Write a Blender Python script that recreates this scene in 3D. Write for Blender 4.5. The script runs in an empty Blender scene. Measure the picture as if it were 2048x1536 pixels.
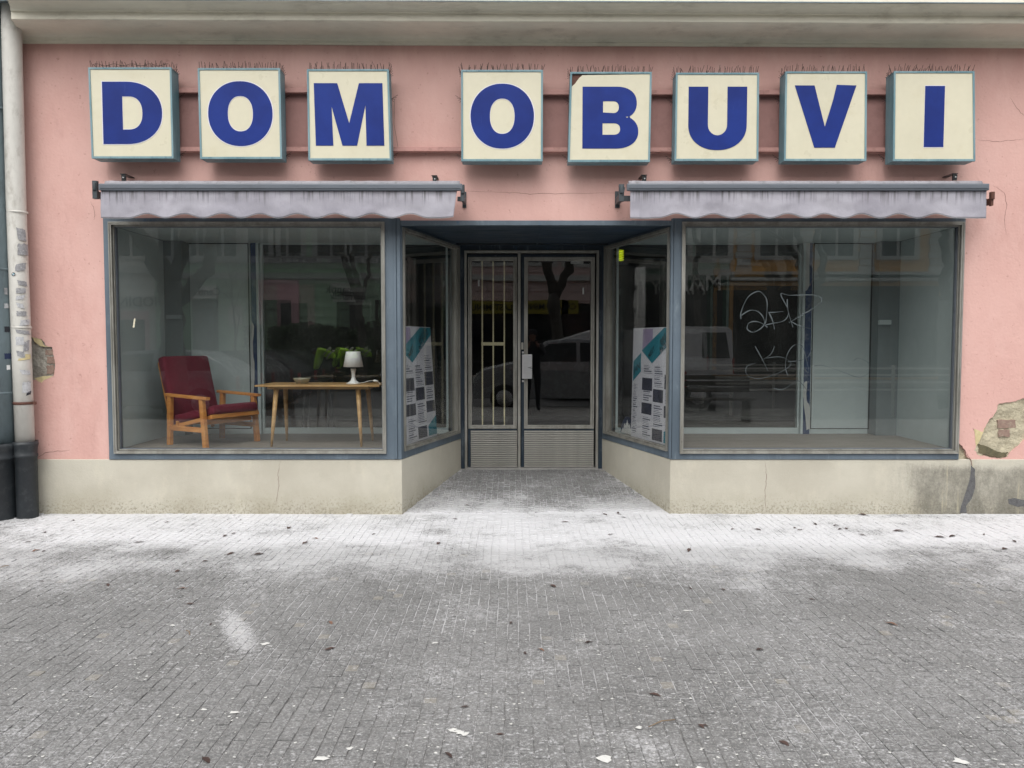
import bpy, bmesh, math, random
from math import sin, cos, pi, radians, atan, sqrt, atan2
from mathutils import Vector, Matrix, noise
from mathutils.geometry import tessellate_polygon
random.seed(7)
S = bpy.context.scene
C = S.collection

# ------------------------------------------------------------------ camera, light, exposure
F, D, H = 1600.0, 6.94, 1.5
PIT = atan(84/1600)
cam_d = bpy.data.cameras.new('camera'); cam = bpy.data.objects.new('camera', cam_d); C.objects.link(cam)
cam.location = (0, -D, H); cam.rotation_euler = (pi/2-PIT, 0, 0)
cam_d.sensor_width = 36; cam_d.lens = F/2048*36; cam_d.clip_end = 600; cam_d.clip_start = .05
S.camera = cam

W = bpy.data.worlds.new('World'); S.world = W; W.use_nodes = True
wt = W.node_tree; wt.nodes.clear()
wo = wt.nodes.new('ShaderNodeOutputWorld'); wb = wt.nodes.new('ShaderNodeBackground')
sky = wt.nodes.new('ShaderNodeTexSky'); sky.sky_type = 'NISHITA'; sky.sun_disc = False
sky.sun_elevation = radians(55); sky.sun_rotation = radians(190); sky.air_density = 1.0; sky.dust_density = 4.0
hs = wt.nodes.new('ShaderNodeHueSaturation'); hs.inputs['Saturation'].default_value = .16
wt.links.new(sky.outputs[0], hs.inputs['Color']); wt.links.new(hs.outputs[0], wb.inputs[0]); wt.links.new(wb.outputs[0], wo.inputs[0])
wb.inputs[1].default_value = .15
sd = bpy.data.lights.new('sun', 'SUN'); sd.energy = 1.5; sd.angle = radians(130); sd.color = (1, .98, .95)
sun = bpy.data.objects.new('sun', sd); C.objects.link(sun)
sun.location = (0, -10, 20); sun.rotation_euler = (radians(46), 0, radians(-6))
S.view_settings.view_transform = 'Standard'; S.view_settings.look = 'None'
S.view_settings.exposure = 0.68; S.view_settings.gamma = 1; S.view_settings.use_curve_mapping = False
S.render.engine = 'CYCLES'
S.cycles.use_denoising = True; S.cycles.use_adaptive_sampling = False; S.cycles.max_bounces = 8; S.cycles.transparent_max_bounces = 32
S.cycles.glossy_bounces = 5; S.cycles.diffuse_bounces = 4; S.cycles.caustics_reflective = False; S.cycles.caustics_refractive = False

def ray(u, v):
    a, b = (u-1024)/F, (768-v)/F
    return a, cos(PIT)+b*sin(PIT), -sin(PIT)+b*cos(PIT)
def PY(u, v, Y=0.0):
    d = ray(u, v); t = (Y+D)/d[1]; return d[0]*t, H+d[2]*t
def X(u, v, Y=0.0): return PY(u, v, Y)[0]
def Z(v, Y=0.0): return PY(1024, v, Y)[1]
def PZ(u, v, z=0.0):
    d = ray(u, v); t = (z-H)/d[2]; return d[0]*t, -D+d[1]*t
def MR(u, v, T):                       # real place, across the street, of what the facade glass mirrors
    x, z = PY(u, v, T-D); return x, -(T-D), z

# ------------------------------------------------------------------ materials
def lin(c):
    if isinstance(c, str):
        c = [int(c[i:i+2], 16)/255 for i in (0, 2, 4)]
        c = [x/12.92 if x <= .04045 else ((x+.055)/1.055)**2.4 for x in c]
    return (c[0], c[1], c[2], 1)
class NT:
    def __init__(s, name):
        s.m = bpy.data.materials.new(name); s.m.use_nodes = True; s.t = s.m.node_tree; s.t.nodes.clear()
        s.out = s.t.nodes.new('ShaderNodeOutputMaterial'); s.bs = s.t.nodes.new('ShaderNodeBsdfPrincipled')
        s.t.links.new(s.bs.outputs[0], s.out.inputs[0])
        s.obj = s.n('ShaderNodeTexCoord').outputs['Object']; s.pos = s.n('ShaderNodeNewGeometry').outputs['Position']
    def n(s, ty, **kw):
        x = s.t.nodes.new(ty)
        for k, v in kw.items(): setattr(x, k, v)
        return x
    def put(s, sock, v):
        if hasattr(v, 'is_output') or hasattr(v, 'links') and not isinstance(v, (int, float)): s.t.links.new(v, sock)
        else: sock.default_value = v
    def math(s, op, a, b=0.0, clamp=False):
        x = s.n('ShaderNodeMath', operation=op, use_clamp=clamp); s.put(x.inputs[0], a); s.put(x.inputs[1], b); return x.outputs[0]
    def noise(s, vec, scale, detail=4, rough=.6, stretch=None, off=0):
        if stretch or off:
            mp = s.n('ShaderNodeMapping'); s.t.links.new(vec, mp.inputs[0]); mp.inputs['Scale'].default_value = stretch or (1, 1, 1); mp.inputs['Location'].default_value = (off, off*.7, off*1.3); vec = mp.outputs[0]
        x = s.n('ShaderNodeTexNoise'); s.t.links.new(vec, x.inputs['Vector']); x.inputs['Scale'].default_value = scale
        x.inputs['Detail'].default_value = detail; x.inputs['Roughness'].default_value = rough; return x.outputs['Fac']
    def ramp(s, v, a, b, c=0.0, d=1.0, smooth=True):
        x = s.n('ShaderNodeMapRange', interpolation_type='SMOOTHSTEP' if smooth else 'LINEAR', clamp=True)
        s.put(x.inputs[0], v); 
        for i, q in enumerate((a, b, c, d)): s.put(x.inputs[i+1], q)
        return x.outputs[0]
    def mix(s, f, a, b, mode='MIX'):
        x = s.n('ShaderNodeMix', data_type='RGBA', blend_type=mode, clamp_result=False); s.put(x.inputs[0], f); s.put(x.inputs[6], a); s.put(x.inputs[7], b); return x.outputs[2]
    def grey(s, v):
        x = s.n('ShaderNodeCombineColor'); [s.put(x.inputs[i], v) for i in range(3)]; return x.outputs[0]
    def sep(s, vec):
        x = s.n('ShaderNodeSeparateXYZ'); s.t.links.new(vec, x.inputs[0]); return x.outputs
    def bump(s, h, strength=.3, dist=.01):
        x = s.n('ShaderNodeBump'); x.inputs['Strength'].default_value = strength; x.inputs['Distance'].default_value = dist
        s.put(x.inputs['Height'], h); s.t.links.new(x.outputs[0], s.bs.inputs['Normal']); return x.outputs[0]
    def fin(s, col, rough=.6, metal=0.0, spec=None):
        s.put(s.bs.inputs['Base Color'], col); s.put(s.bs.inputs['Roughness'], rough); s.put(s.bs.inputs['Metallic'], metal)
        if spec is not None: s.bs.inputs['Specular IOR Level'].default_value = spec
        return s.m
def pm(name, base, rough=.6, var=.12, vs=4, dirt=None, da=.5, ds=8, bump=.15, bs=60, metal=0.0, stretch=None, bd=.004, spec=None):
    k = NT(name); b = lin(base)
    v = k.ramp(k.noise(k.obj, vs, 6, .65, stretch), .3, .7, 1-var, 1+var, False)
    col = k.mix(1.0, b, k.grey(v), 'MULTIPLY')
    v2 = k.ramp(k.noise(k.obj, vs*9, 3, .6, stretch, 3.3), .3, .7, 1-var*.5, 1+var*.5, False)
    col = k.mix(1.0, col, k.grey(v2), 'MULTIPLY')
    if dirt is not None:
        f = k.ramp(k.noise(k.obj, ds, 8, .7, stretch, 9.1), .5, .72, 0, da); col = k.mix(f, col, lin(dirt))
    if bump: k.bump(k.noise(k.obj, bs, 5, .6, stretch), bump, bd)
    r = k.ramp(k.noise(k.obj, vs*3, 4, .6, stretch, 5.0), .3, .7, max(0, rough-.1), min(1, rough+.1), False)
    return k.fin(col, r, metal, spec)

M = {}
def m_pink():
    k = NT('pink_plaster'); p = k.obj
    col = k.mix(k.ramp(k.noise(p, .7, 6, .6), .3, .7), lin('d2aaa1'), lin('c89e95'))
    col = k.mix(k.ramp(k.noise(p, 2.6, 8, .7, (1, 1, .45), 4), .45, .8, 0, .5), col, lin('dcb9b1'))
    col = k.mix(k.ramp(k.noise(p, 1.7, 9, .75, (1, 1, .3), 14), .54, .78, 0, .55), col, lin('a88078'))
    col = k.mix(k.ramp(k.noise(p, 26, 4, .6, None, 7), .64, .74, 0, .4), col, lin('93695f'))
    x, y, z = k.sep(p)
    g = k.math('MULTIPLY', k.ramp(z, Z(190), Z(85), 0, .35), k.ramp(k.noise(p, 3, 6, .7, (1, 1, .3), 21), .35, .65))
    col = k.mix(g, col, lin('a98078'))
    side = k.ramp(k.math('ABSOLUTE', x), 3.1, 3.9, .2, 1)
    h = k.math('ADD', k.math('MULTIPLY', k.noise(p, 34, 6, .65), .6), k.math('MULTIPLY', k.noise(p, 9, 4, .5), .9))
    vr = k.n('ShaderNodeTexVoronoi', feature='SMOOTH_F1'); k.t.links.new(p, vr.inputs[0]); vr.inputs['Scale'].default_value = 48
    h = k.math('ADD', h, k.math('MULTIPLY', k.math('MULTIPLY', vr.outputs[0], side), .35))
    k.bump(h, .45, .009)
    return k.fin(col, .88)
def m_plinth():
    k = NT('cream_plinth_render'); p = k.obj; x, y, z = k.sep(p)
    col = k.mix(k.ramp(k.noise(p, 1.3, 7, .6), .3, .7), lin('bcb8aa'), lin('ada89a'))
    col = k.mix(k.ramp(k.noise(p, 4, 7, .7, (1, 1, .5), 5), .5, .8, 0, .5), col, lin('cdc8b6'))
    low = k.ramp(z, .30, .0, 0, 1)
    sp = k.ramp(k.math('ADD', k.noise(p, 45, 8, .75, None, 3), k.math('MULTIPLY', low, .16)), .62, .76, 0, .6)
    col = k.mix(k.math('MULTIPLY', sp, low), col, lin('57513f'))
    col = k.mix(k.math('MULTIPLY', low, k.ramp(k.noise(p, 3, 6, .7, None, 8), .3, .8, 0, .75)), col, lin('918b77'))
    blob = k.math('MULTIPLY', k.ramp(x, 3.15, 3.75), k.ramp(z, .47, .36))
    st = k.ramp(k.math('ADD', k.math('ADD', k.noise(p, 2.2, 9, .78, (1, 1, .45), 2), k.math('MULTIPLY', k.math('SUBTRACT', k.noise(p, 50, 6, .8), .5), .35)), k.math('MULTIPLY', blob, .3)), .48, .95, 0, .8)
    col = k.mix(k.math('MULTIPLY', st, k.ramp(x, 3.0, 3.5)), col, lin('55534b'))
    dr = k.math('MULTIPLY', k.ramp(k.noise(p, 14, 4, .6, (1, 1, .12), 6), .6, .72, 0, .45), k.ramp(x, 3.2, 3.7))
    col = k.mix(dr, col, lin('b9b197'))
    k.bump(k.math('ADD', k.noise(p, 70, 6, .7), k.math('MULTIPLY', k.noise(p, 7, 4, .5), 1.2)), .4, .008)
    return k.fin(col, .9)
def m_frame_paint(name='blue_grey_paint', a='616e79', b='4a5660'):
    k = NT(name); p = k.obj
    col = k.mix(k.ramp(k.noise(p, 2.2, 6, .6, (1, 1, .35)), .3, .7), lin(a), lin(b))
    col = k.mix(k.ramp(k.noise(p, 9, 8, .75, (1.6, 1, .3), 4), .52, .75, 0, .6), col, lin('7d8990'))
    col = k.mix(k.ramp(k.noise(p, 6, 8, .7, (1, 1, .5), 9), .63, .70, 0, .65), col, lin('35536f'))
    col = k.mix(k.ramp(k.noise(p, 40, 4, .7, None, 2), .70, .75, 0, .7), col, lin('2c3238'))
    k.bump(k.noise(p, 30, 6, .7, (1, 1, .3)), .35, .004)
    return k.fin(col, .5)
def m_alu():
    k = NT('weathered_aluminium'); p = k.obj
    col = k.mix(k.ramp(k.noise(p, 8, 7, .7, (1, 1, .25)), .3, .7), lin('a9a8a1'), lin('838179'))
    col = k.mix(k.ramp(k.noise(p, 22, 7, .75, None, 4), .6, .75, 0, .7), col, lin('55504a'))
    k.bump(k.noise(p, 90, 4, .6), .2, .002)
    return k.fin(col, .42, .55)
def m_awning():
    k = NT('awning_canvas'); p = k.obj; x, y, z = k.sep(p)
    col = k.mix(k.ramp(k.noise(p, 2.2, 6, .6), .3, .7), lin('94929b'), lin('a5a3ab'))
    col = k.mix(k.ramp(k.noise(p, 7, 6, .7, None, 3), .5, .8, 0, .6), col, lin('85828b'))
    s = k.ramp(k.noise(p, 17, 5, .8, (2.0, .01, .035), 1.5), .50, .60)
    l = k.ramp(z, k.math('ADD', Z(440, -.25), k.math('MULTIPLY', k.noise(p, 9, 3, .6, (1, .01, .01), 8), .22)), Z(383, -.25), 0, 1)
    col = k.mix(k.math('MULTIPLY', k.math('MULTIPLY', s, l), .72), col, lin('4d4a49'))
    col = k.mix(k.math('MULTIPLY', k.ramp(k.noise(p, 3, 6, .7, (1, 1, .5), 12), .5, .75), .35), col, lin('86818a'))
    k.bump(k.math('ADD', k.noise(p, 5, 4, .5, (1, 1, .7)), k.math('MULTIPLY', k.noise(p, 120, 3, .6), .08)), .5, .03)
    return k.fin(col, .8)
def m_teal():
    k = NT('weathered_teal_metal'); p = k.obj
    col = k.mix(k.ramp(k.noise(p, 5, 7, .7, (1, 1, .3)), .3, .7), lin('5c7f88'), lin('7c979e'))
    col = k.mix(k.ramp(k.noise(p, 16, 8, .75, (2, 2, .12), 4), .5, .72, 0, .75), col, lin('345663'))
    col = k.mix(k.ramp(k.noise(p, 30, 6, .75, None, 8), .66, .74, 0, .8), col, lin('43413d'))
    k.bump(k.noise(p, 40, 5, .7, (1, 1, .3)), .3, .003)
    return k.fin(col, .5)
def m_blue():
    k = NT('blue_letter_film'); p = k.obj
    col = k.mix(k.ramp(k.noise(p, 3, 5, .6), .3, .7), lin('0b246c'), lin('122e7c'))
    col = k.mix(k.ramp(k.noise(p, 11, 7, .75, (1, 1, .35), 4), .62, .74, 0, .55), col, lin('182d66'))
    col = k.mix(k.ramp(k.noise(p, 14, 5, .7, (2.5, 1, .12), 7), .66, .76, 0, .35), col, lin('5c70a6'))
    k.bump(k.noise(p, 14, 4, .5), .12, .004)
    return k.fin(col, .45, spec=.25)
def m_sett(bed=False):
    k = NT('joint_sand' if bed else 'grey_stone_sett'); p = k.pos; x, y, z = k.sep(p)
    if bed:
        col = k.mix(k.ramp(k.noise(p, 1.6, 6, .7), .35, .65), lin('5b5a58'), lin('747371'))
        col = k.mix(k.ramp(k.noise(p, 13, 5, .75, None, 40), .56, .66), col, lin('1f1e1d'))
    else:
        at = k.n('ShaderNodeAttribute', attribute_name='tone').outputs['Fac']
        col = k.mix(k.ramp(k.noise(p, .9, 6, .65), .3, .7), lin('5b5b5a'), lin('6a6a69'))
        col = k.mix(1.0, col, k.grey(k.ramp(at, 0, 1, .88, 1.1, False)), 'MULTIPLY')
        col = k.mix(k.ramp(at, .985, .99, 0, .5), col, lin('857f72'))
        col = k.mix(k.ramp(k.noise(p, 75, 7, .8), .46, .63, 0, .66), col, lin('9c9c9b'))
        col = k.mix(k.ramp(k.noise(p, 130, 5, .75, None, 4), .52, .68, 0, .75), col, lin('363636'))
    n1 = k.noise(p, 1.1, 8, .68, (1, 1, 1), 2); n2 = k.noise(p, 38, 8, .85, (1, 1, 1), 6); n3 = k.noise(p, 5, 8, .75, None, 11)
    a, b = (-3.9, -1.0) if bed else (-3.1, -.75)
    f = k.math('MULTIPLY', k.ramp(y, a, b, 0, 1), k.ramp(y, .95, .0, .12, 1))
    f = k.math('MULTIPLY', f, k.ramp(x, -4.8, -3.2, .7, 1))
    n4 = k.noise(p, 85, 6, .8, None, 17)
    nn = k.math('ADD', k.math('ADD', k.math('MULTIPLY', n1, .5), k.math('ADD', k.math('MULTIPLY', n2, .5), k.math('MULTIPLY', k.math('SUBTRACT', n4, .5), 1.1))), k.math('MULTIPLY', n3, .45))
    s = k.math('ADD', k.math('MULTIPLY', f, .62), k.math('MULTIPLY', k.math('SUBTRACT', nn, .72), 1.5))
    if bed: s = k.math('ADD', s, .12)
    gr = k.math('ADD', k.math('MULTIPLY', k.math('SUBTRACT', n2, .5), 1.3), k.math('MULTIPLY', k.math('SUBTRACT', n4, .5), 1.7))
    s = k.math('ADD', k.math('MULTIPLY', k.math('POWER', f, .8), .95), k.math('ADD', gr, k.math('ADD', k.math('MULTIPLY', k.math('SUBTRACT', n1, .5), 2.3), k.math('MULTIPLY', k.math('SUBTRACT', n3, .5), .9))))
    if bed: s = k.math('ADD', s, .5)
    dust = k.ramp(s, .36, 1.05, 0, .92)
    # scattered lime splashes, and one long streak
    sp = k.ramp(k.math('ADD', k.noise(p, 2.1, 6, .65, (1, 1, 1), 31), k.math('MULTIPLY', gr, .55)), .60, .80, 0, .8)
    sx, sy = PZ(474, 1262)
    e = k.math('ADD', k.math('POWER', k.math('MULTIPLY', k.math('ADD', k.math('SUBTRACT', x, sx), k.math('MULTIPLY', k.math('SUBTRACT', y, sy), .5)), 15), 2), k.math('POWER', k.math('MULTIPLY', k.math('SUBTRACT', y, sy), 3.4), 2))
    e = k.ramp(k.math('SUBTRACT', e, k.math('MULTIPLY', gr, 5.5)), -.2, 2.0, .85, 0)
    film = k.math('MULTIPLY', k.ramp(k.noise(p, .8, 7, .7, None, 50), .4, .65, .05, .5), k.ramp(gr, -.1, .3))
    fl = k.math('MULTIPLY', k.ramp(k.noise(p, 42, 3, .6, (1, 1.6, 1), 71), .62, .66, 0, .9), k.ramp(k.noise(p, 2.2, 5, .65, None, 61), .42, .56))
    for q in (film, sp, fl, e, dust): col = k.mix(q, col, lin('adadae'))
    heavy = k.math('MULTIPLY', dust, k.ramp(k.math('ADD', k.math('MULTIPLY', k.ramp(y, -1.9, -.75), k.ramp(y, .5, -.1)), k.math('MULTIPLY', n3, .5)), .75, 1.25))
    col = k.mix(heavy, col, lin('c6c6c8'))
    k.bump(k.math('ADD', k.noise(p, 130, 4, .7), k.math('MULTIPLY', k.noise(p, 30, 3, .6), .7)), .45, .004)
    return k.fin(col, .86)
def m_glass(name, dustf=.007, wav=.02, tint=.95):
    k = NT(name); t = k.t; t.nodes.remove(k.bs)
    geo = k.n('ShaderNodeNewGeometry'); ior = k.ramp(geo.outputs['Backfacing'], 0, 1, 1.75, 1/1.75, False)
    bp = k.n('ShaderNodeBump'); bp.inputs['Strength'].default_value = wav; bp.inputs['Distance'].default_value = .01
    t.links.new(k.noise(k.obj, 1.1, 2, .5), bp.inputs['Height'])
    fr = k.n('ShaderNodeFresnel'); k.put(fr.inputs[0], ior)
    tr = k.n('ShaderNodeBsdfTransparent'); tr.inputs[0].default_value = (tint, tint*1.01, tint, 1)
    gl = k.n('ShaderNodeBsdfGlossy'); gl.inputs['Roughness'].default_value = 0.0; t.links.new(bp.outputs[0], gl.inputs['Normal'])
    df = k.n('ShaderNodeBsdfDiffuse'); df.inputs[0].default_value = lin('b9bcb8')
    m1 = k.n('ShaderNodeMixShader'); t.links.new(fr.outputs[0], m1.inputs[0]); t.links.new(tr.outputs[0], m1.inputs[1]); t.links.new(gl.outputs[0], m1.inputs[2])
    m2 = k.n('ShaderNodeMixShader'); k.put(m2.inputs[0], k.ramp(k.noise(k.obj, 3, 7, .7, (1, 1, .5)), .3, .8, dustf*.3, dustf*1.6)); t.links.new(m1.outputs[0], m2.inputs[1]); t.links.new(df.outputs[0], m2.inputs[2])
    t.links.new(m2.outputs[0], k.out.inputs[0]); return k.m
def m_emit(name, col, st):
    k = NT(name); k.bs.inputs['Base Color'].default_value = lin(col); k.bs.inputs['Emission Color'].default_value = lin(col); k.bs.inputs['Emission Strength'].default_value = st; return k.m
def m_wood(name, a, b, ax=(1, 8, 8)):
    k = NT(name); p = k.obj
    n = k.noise(p, 3, 6, .6, ax); col = k.mix(k.ramp(n, .35, .65), lin(a), lin(b))
    k.bump(n, .1, .002); return k.fin(col, .45)

M['pink'] = m_pink(); M['plinth'] = m_plinth(); M['paint'] = m_frame_paint(); M['alu'] = m_alu(); M['awning'] = m_awning()
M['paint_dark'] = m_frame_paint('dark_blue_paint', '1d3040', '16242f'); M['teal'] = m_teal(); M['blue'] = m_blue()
M['sett'] = m_sett(); M['bed'] = m_sett(True)
M['glass'] = m_glass('window_glass'); M['glass_old'] = m_glass('door_glass', .002, .10); M['glass_in'] = m_glass('partition_glass', .002, .008)
M['awning_roll'] = pm('dirty_awning_canvas', '8d8b90', .85, .12, 3, '5d5b5c', .7, 9, .3, 30, stretch=(2, 1, 1))
M['panel'] = pm('cream_acrylic', 'ccc7b0', .35, .035, 2, 'b7ad8a', .22, 5, .03, 20)
M['cornice'] = pm('cornice_stucco', 'dcd8c8', .85, .08, 1.5, '8d8676', .4, 4, .3, 25, stretch=(.6, 1, 1.6))
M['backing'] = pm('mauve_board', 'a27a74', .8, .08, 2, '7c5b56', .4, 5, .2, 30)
M['rail'] = pm('rail_paint', 'b58880', .6, .1, 5, '7d5a50', .5, 12)
M['wire'] = pm('rusty_wire', '3e302c', .7, .2, 30)
M['tube'] = pm('grey_tube', '5e646c', .4, .08, 5, '3f4348', .4, 9, .05, 60, stretch=(.3, 1, 1))
M['bracket'] = pm('dark_bracket', '3c4347', .5, .15, 8, '222222', .5)
M['black'] = pm('black_plastic', '14181a', .4, .1, 8)
M['rust'] = pm('rusted_metal', '5a3a30', .8, .3, 20)
M['zinc'] = pm('zinc_pipe', '6c7a7f', .45, .15, 3, '4c5659', .6, 7, .15, 30, stretch=(1, 1, .4), metal=.2)
M['whitepipe'] = pm('white_pipe_paint', 'c9c7c0', .55, .07, 3, '928c82', .6, 9, .15, 30, stretch=(1, 1, .5))
M['boot'] = pm('black_cast_iron', '23282c', .5, .2, 6, '4a4d4e', .5, 14, .3, 50)
M['sticker'] = pm('torn_sticker', '8c8c8e', .7, .25, 40, 'c9c9c9', .7, 60)
M['sticker2'] = pm('pale_sticker', 'b3b4b6', .7, .2, 50, '6c6c70', .7, 50)
M['mortar'] = pm('old_mortar', 'b3ab94', .95, .15, 9, '8a826c', .5, 14, .9, 40, bd=.02)
M['mortar_g'] = pm('grey_mortar', 'a29e94', .95, .15, 9, '7f7b71', .5, 14, .9, 40, bd=.02)
M['undercoat'] = pm('yellowish_undercoat', 'c2b58c', .9, .15, 9, '8f8361', .5, 12, .5, 40)
M['brick'] = pm('old_brick', '8a7468', .9, .2, 20, 'a8a18f', .95, 11, .7, 60, bd=.01)
M['moss'] = pm('mossy_damp_mortar', '5c5742', .95, .3, 12, '33322a', .7, 18, .9, 50)
M['asph'] = pm('dark_filler', '5a5a5b', .95, .25, 30, '333333', .5, 40, .9, 90)
M['crackdark'] = pm('crack_shadow_mortar', '6d504a', .95, .2, 20)
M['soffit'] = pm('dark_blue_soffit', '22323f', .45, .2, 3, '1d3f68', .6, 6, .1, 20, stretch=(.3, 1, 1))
M['wall_in'] = pm('grey_display_wall', '909a9c', .75, .05, 1.5, '7c8384', .3, 4, .05, 20)
M['wall_in2'] = pm('grey_display_column', '747e80', .75, .05, 1.5)
M['wall_lt'] = pm('pale_panel', 'b4c0c1', .7, .05, 1.2, 'a0acae', .3, 3, .05, 20)
M['floor_in'] = pm('display_floor_board', '837d75', .6, .12, 3, '625d57', .5, 6, .1, 30, stretch=(.5, 4, 1))
M['navy'] = pm('navy_post_paint', '17355c', .5, .15, 5, 'a9adaf', .35, 6)
M['peel'] = pm('peeled_pale_paint', 'b4b7b5', .7, .1, 8)
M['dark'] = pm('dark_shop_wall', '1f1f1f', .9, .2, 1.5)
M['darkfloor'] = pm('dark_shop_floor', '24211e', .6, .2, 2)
M['wine'] = pm('wine_red_wool', '620c26', .95, .12, 12, '4c081c', .4, 30, .3, 220)
M['beech'] = m_wood('honey_beech', 'c98b48', 'b5743a', (2, 2, 10)); M['oak'] = m_wood('pale_oak', 'ba9666', 'a37d4c', (1, 9, 9))
M['lamp'] = pm('white_lamp_plastic', 'dfe0e0', .35, .02, 5); M['bowl'] = pm('smoked_glass_bowl', '8d8d7c', .15, .1, 10)
M['cream'] = pm('cream_bar_paint', 'cfc5a1', .5, .06, 10, '8a7f63', .4, 20)
M['slat'] = pm('ribbed_aluminium', 'b3b1aa', .4, .12, 6, '6f6c66', .6, 10, .1, 60, metal=.4, stretch=(.4, 1, 1))
M['steel'] = pm('brushed_steel', 'b9babb', .35, .06, 8, metal=.5, stretch=(.3, 1, 1))
M['paper'] = pm('poster_paper', 'd3d2db', .7, .03, 4); M['print_teal'] = pm('teal_print', '2b7f91', .6, .06, 5)
M['print_dark'] = pm('dark_print', '3a3c4c', .6, .35, 14); M['print_lilac'] = pm('lilac_print', 'a294b4', .6, .05, 5)
M['greyink'] = pm('grey_small_print', '6f707e', .6, .1, 5); M['ink'] = pm('ink', '23242c', .6, .1, 5); M['badge'] = pm('navy_badge', '1c2a4d', .5, .1, 5)
M['lampglow'] = m_emit('lit_yellow_green_lamp', 'c3cf1e', .55)
M['scratch'] = pm('pale_paint_stroke', '4e5658', .8, .1, 20)
M['leaf1'] = pm('dry_brown_leaf', '483630', .8, .25, 30); M['leaf2'] = pm('dark_leaf', '3b2b26', .8, .25, 30); M['leaf3'] = pm('orange_brown_leaf', '6f5242', .8, .2, 30)
M['dropping'] = pm('white_dropping', 'c2c2be', .8, .1, 90)
M['twig'] = pm('twig_bark', '7c6a55', .9, .2, 30)

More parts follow.
